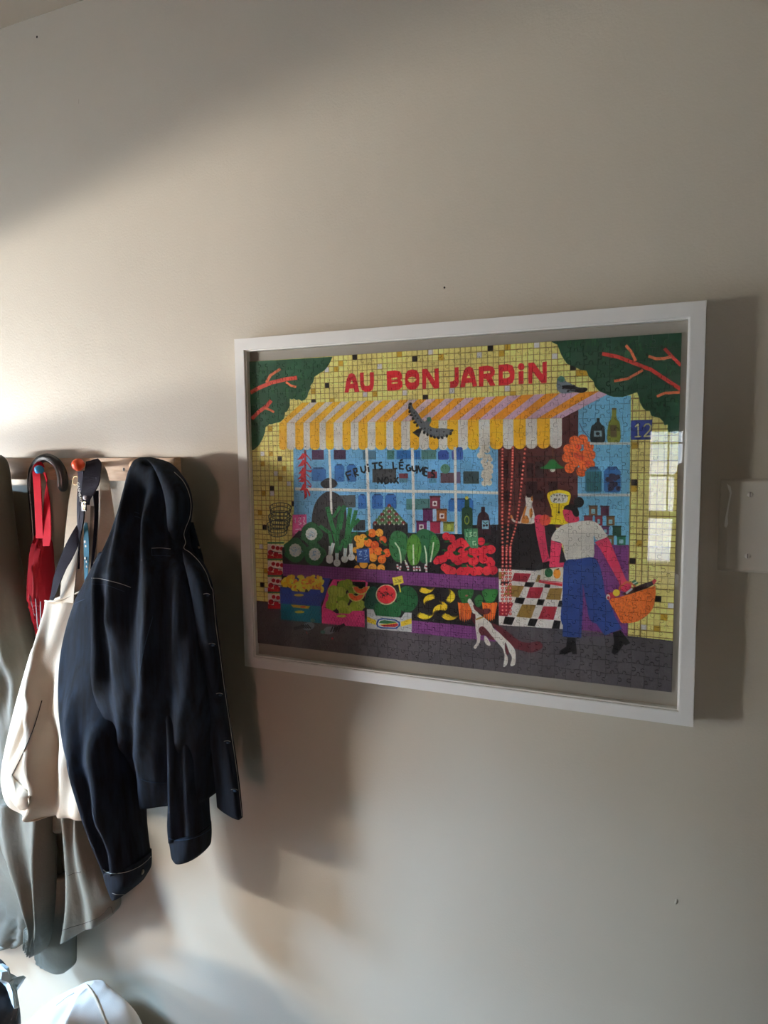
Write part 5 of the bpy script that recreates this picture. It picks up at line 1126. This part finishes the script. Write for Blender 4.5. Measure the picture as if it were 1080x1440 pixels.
# ------------------------------------------------------------------ dark bag with a crumpled plastic wrapper in its mouth
db = empty('dark_bag', at(-40, 1900, -.3))
dbb = loft('bag_body', [(-70, 1352, -8, 1356, -.24, .05), (-84, 1362, 6, 1372, -.26, .08), (-94, 1385, 15, 1396, -.27, .10), (-100, 1420, 24, 1425, -.285, .11), (-106, 1460, 28, 1465, -.295, .12), (-115, 1560, 26, 1560, -.30, .12), (-120, 1760, 24, 1760, -.305, .12), (-118, 1960, 22, 1960, -.305, .12), (-110, 2190, 18, 2190, -.305, .11)], M['darkbag'], db, nv=60, nu=60, fold=lambda x, y: .006*math.sin(x*.25+y*.08), p=.7, open_end=False)
DT = skin([dbb])
stitch('zip_cord', [(36, 1394), (31, 1405), (26, 1418), (22, 1436)], M['grey'], db, .0007, 20, DT)
tag(db, 'dark nylon bag standing on the floor beside the cream canvas bag', 'bag')
rw_ = np.random.RandomState(3)
out = [(0, 1364), (4, 1368), (7, 1374), (11, 1378), (15, 1384), (28, 1384), (29, 1386), (21, 1389), (16, 1390), (17, 1400), (19, 1414), (19, 1421), (15, 1422), (13, 1414), (9, 1402), (5, 1393), (0, 1384), (-14, 1376), (-16, 1366)]
n = len(out); V = [on(DT, x, y, .006+.008*rw_.rand()) for x, y in out]; inn = [on(DT, x*.55+4+rw_.randn(), (y-1390)*.55+1390, .012+.012*rw_.rand()) for x, y in out]; cen = on(DT, 4, 1388, .02)
V2 = [v + Vector((0, .004, 0)) for v in V]
F = [(k, (k+1) % n, n+(k+1) % n, n+k) for k in range(n)] + [(n+k, n+(k+1) % n, 2*n) for k in range(n)] + [((k+1) % n, k, 2*n+1+k, 2*n+1+(k+1) % n) for k in range(n)]
wr_ = mesh_obj('plastic_wrapper', V+inn+[cen]+V2, F, M['plastic'], None, False)
tag(wr_, 'crumpled pale plastic wrapper poking out of the dark bag', 'wrapper')

# ------------------------------------------------------------------ the photographer, mirrored in the glass beside the window
M['clothes'] = mat('charcoal_sweater', (52, 50, 52), .9, var=.08, scale=30)
M['skin'] = mat('skin', (196, 150, 126), .55)
M['hair'] = mat('dark_hair', (44, 34, 28), .6)
SK = {'pelvis': (.93, -1.58, .95, .125), 'waist': (.93, -1.575, 1.08, .11), 'chest': (.925, -1.565, 1.25, .125), 'neck0': (.92, -1.555, 1.39, .06), 'neck': (.915, -1.545, 1.45, .048), 'head': (.91, -1.525, 1.53, .082), 'crown': (.905, -1.525, 1.60, .062),
      'ls': (.765, -1.555, 1.355, .055), 'le': (.705, -1.42, 1.12, .042), 'lw': (.705, -1.20, 1.39, .027), 'lp': (.704, -1.135, 1.445, .026), 'rs': (1.085, -1.555, 1.355, .055), 're': (1.11, -1.42, 1.14, .042), 'rw': (.84, -1.20, 1.40, .027), 'rp': (.785, -1.135, 1.455, .026),
      'lh': (.845, -1.58, .90, .09), 'lk': (.84, -1.565, .50, .06), 'la': (.84, -1.60, .09, .04), 'lt': (.84, -1.47, .032, .03), 'rh': (1.015, -1.58, .90, .09), 'rk': (1.02, -1.565, .50, .06), 'ra': (1.02, -1.60, .09, .04), 'rt': (1.02, -1.47, .032, .03)}
ED = [('pelvis', 'waist'), ('waist', 'chest'), ('chest', 'neck0'), ('neck0', 'neck'), ('neck', 'head'), ('head', 'crown'), ('chest', 'ls'), ('ls', 'le'), ('le', 'lw'), ('lw', 'lp'), ('chest', 'rs'), ('rs', 're'), ('re', 'rw'), ('rw', 'rp'),
      ('pelvis', 'lh'), ('lh', 'lk'), ('lk', 'la'), ('la', 'lt'), ('pelvis', 'rh'), ('rh', 'rk'), ('rk', 'ra'), ('ra', 'rt')]
for s_, sx in (('l', -1), ('r', 1)):
    px_, py_, pz_, _ = SK[s_+'p']
    for k, (dz, ln) in enumerate(((.030, .92), (.010, 1.0), (-.010, .94), (-.028, .78))):
        SK[s_+'f%da' % k] = (px_+sx*.008, py_+.030, pz_+dz, .0085); SK[s_+'f%db' % k] = (px_-sx*.004, py_+.030+.018*ln, pz_+dz, .0078); SK[s_+'f%dc' % k] = (px_-sx*.012, py_+.030+.019*ln, pz_+dz+.002, .0068)
        ED += [(s_+'p', s_+'f%da' % k), (s_+'f%da' % k, s_+'f%db' % k), (s_+'f%db' % k, s_+'f%dc' % k)]
    SK[s_+'ta'] = (px_-sx*.018, py_+.010, pz_+.022, .0095); SK[s_+'tb'] = (px_-sx*.028, py_+.026, pz_+.044, .008)
    ED += [(s_+'p', s_+'ta'), (s_+'ta', s_+'tb')]
kn = list(SK); me = bpy.data.meshes.new('person'); me.from_pydata([SK[k][:3] for k in kn], [(kn.index(a), kn.index(b)) for a, b in ED], [])
per = bpy.data.objects.new('person', me); COL.objects.link(per)
md = per.modifiers.new('skin', 'SKIN'); md.use_smooth_shade = True
for k, v in zip(kn, me.skin_vertices[0].data): v.radius = (SK[k][3], SK[k][3]); v.use_root = (k == 'pelvis')
sb = per.modifiers.new('sub', 'SUBSURF'); sb.levels = 1; sb.render_levels = 1
dg = bpy.context.evaluated_depsgraph_get(); me2 = bpy.data.meshes.new_from_object(per.evaluated_get(dg)); me2.name = 'person'
per.modifiers.clear(); per.data = me2
me2.materials.clear(); me2.materials.append(M['clothes']); me2.materials.append(M['skin'])
for p in me2.polygons:
    p.use_smooth = True; c = p.center
    if c.z > 1.43 and c.y < -1.4 or (c.y > -1.19 and c.z > 1.2): p.material_index = 1
b = bmesh.new(); bmesh.ops.create_uvsphere(b, u_segments=24, v_segments=16, radius=.098)
bmesh.ops.delete(b, geom=[v for v in b.verts if v.co.y > .045 and v.co.z < .045 or v.co.z < -.07], context='VERTS')
for v in b.verts: v.co = Vector((.908+v.co.x*.95, -1.535+v.co.y*1.05, 1.565+v.co.z))
hr = bm_obj('hair', b, M['hair'], None, True); hr.parent = per
tag(per, 'person in a charcoal sweater taking the photo, mirrored darkly at the glass edge', 'person')
ph = bm_obj('phone', box_bm(.702, .778, -1.086, -1.078, 1.425, 1.572, .003), M['black'])
tag(ph, 'dark phone held up in both hands by the mirrored person', 'phone')
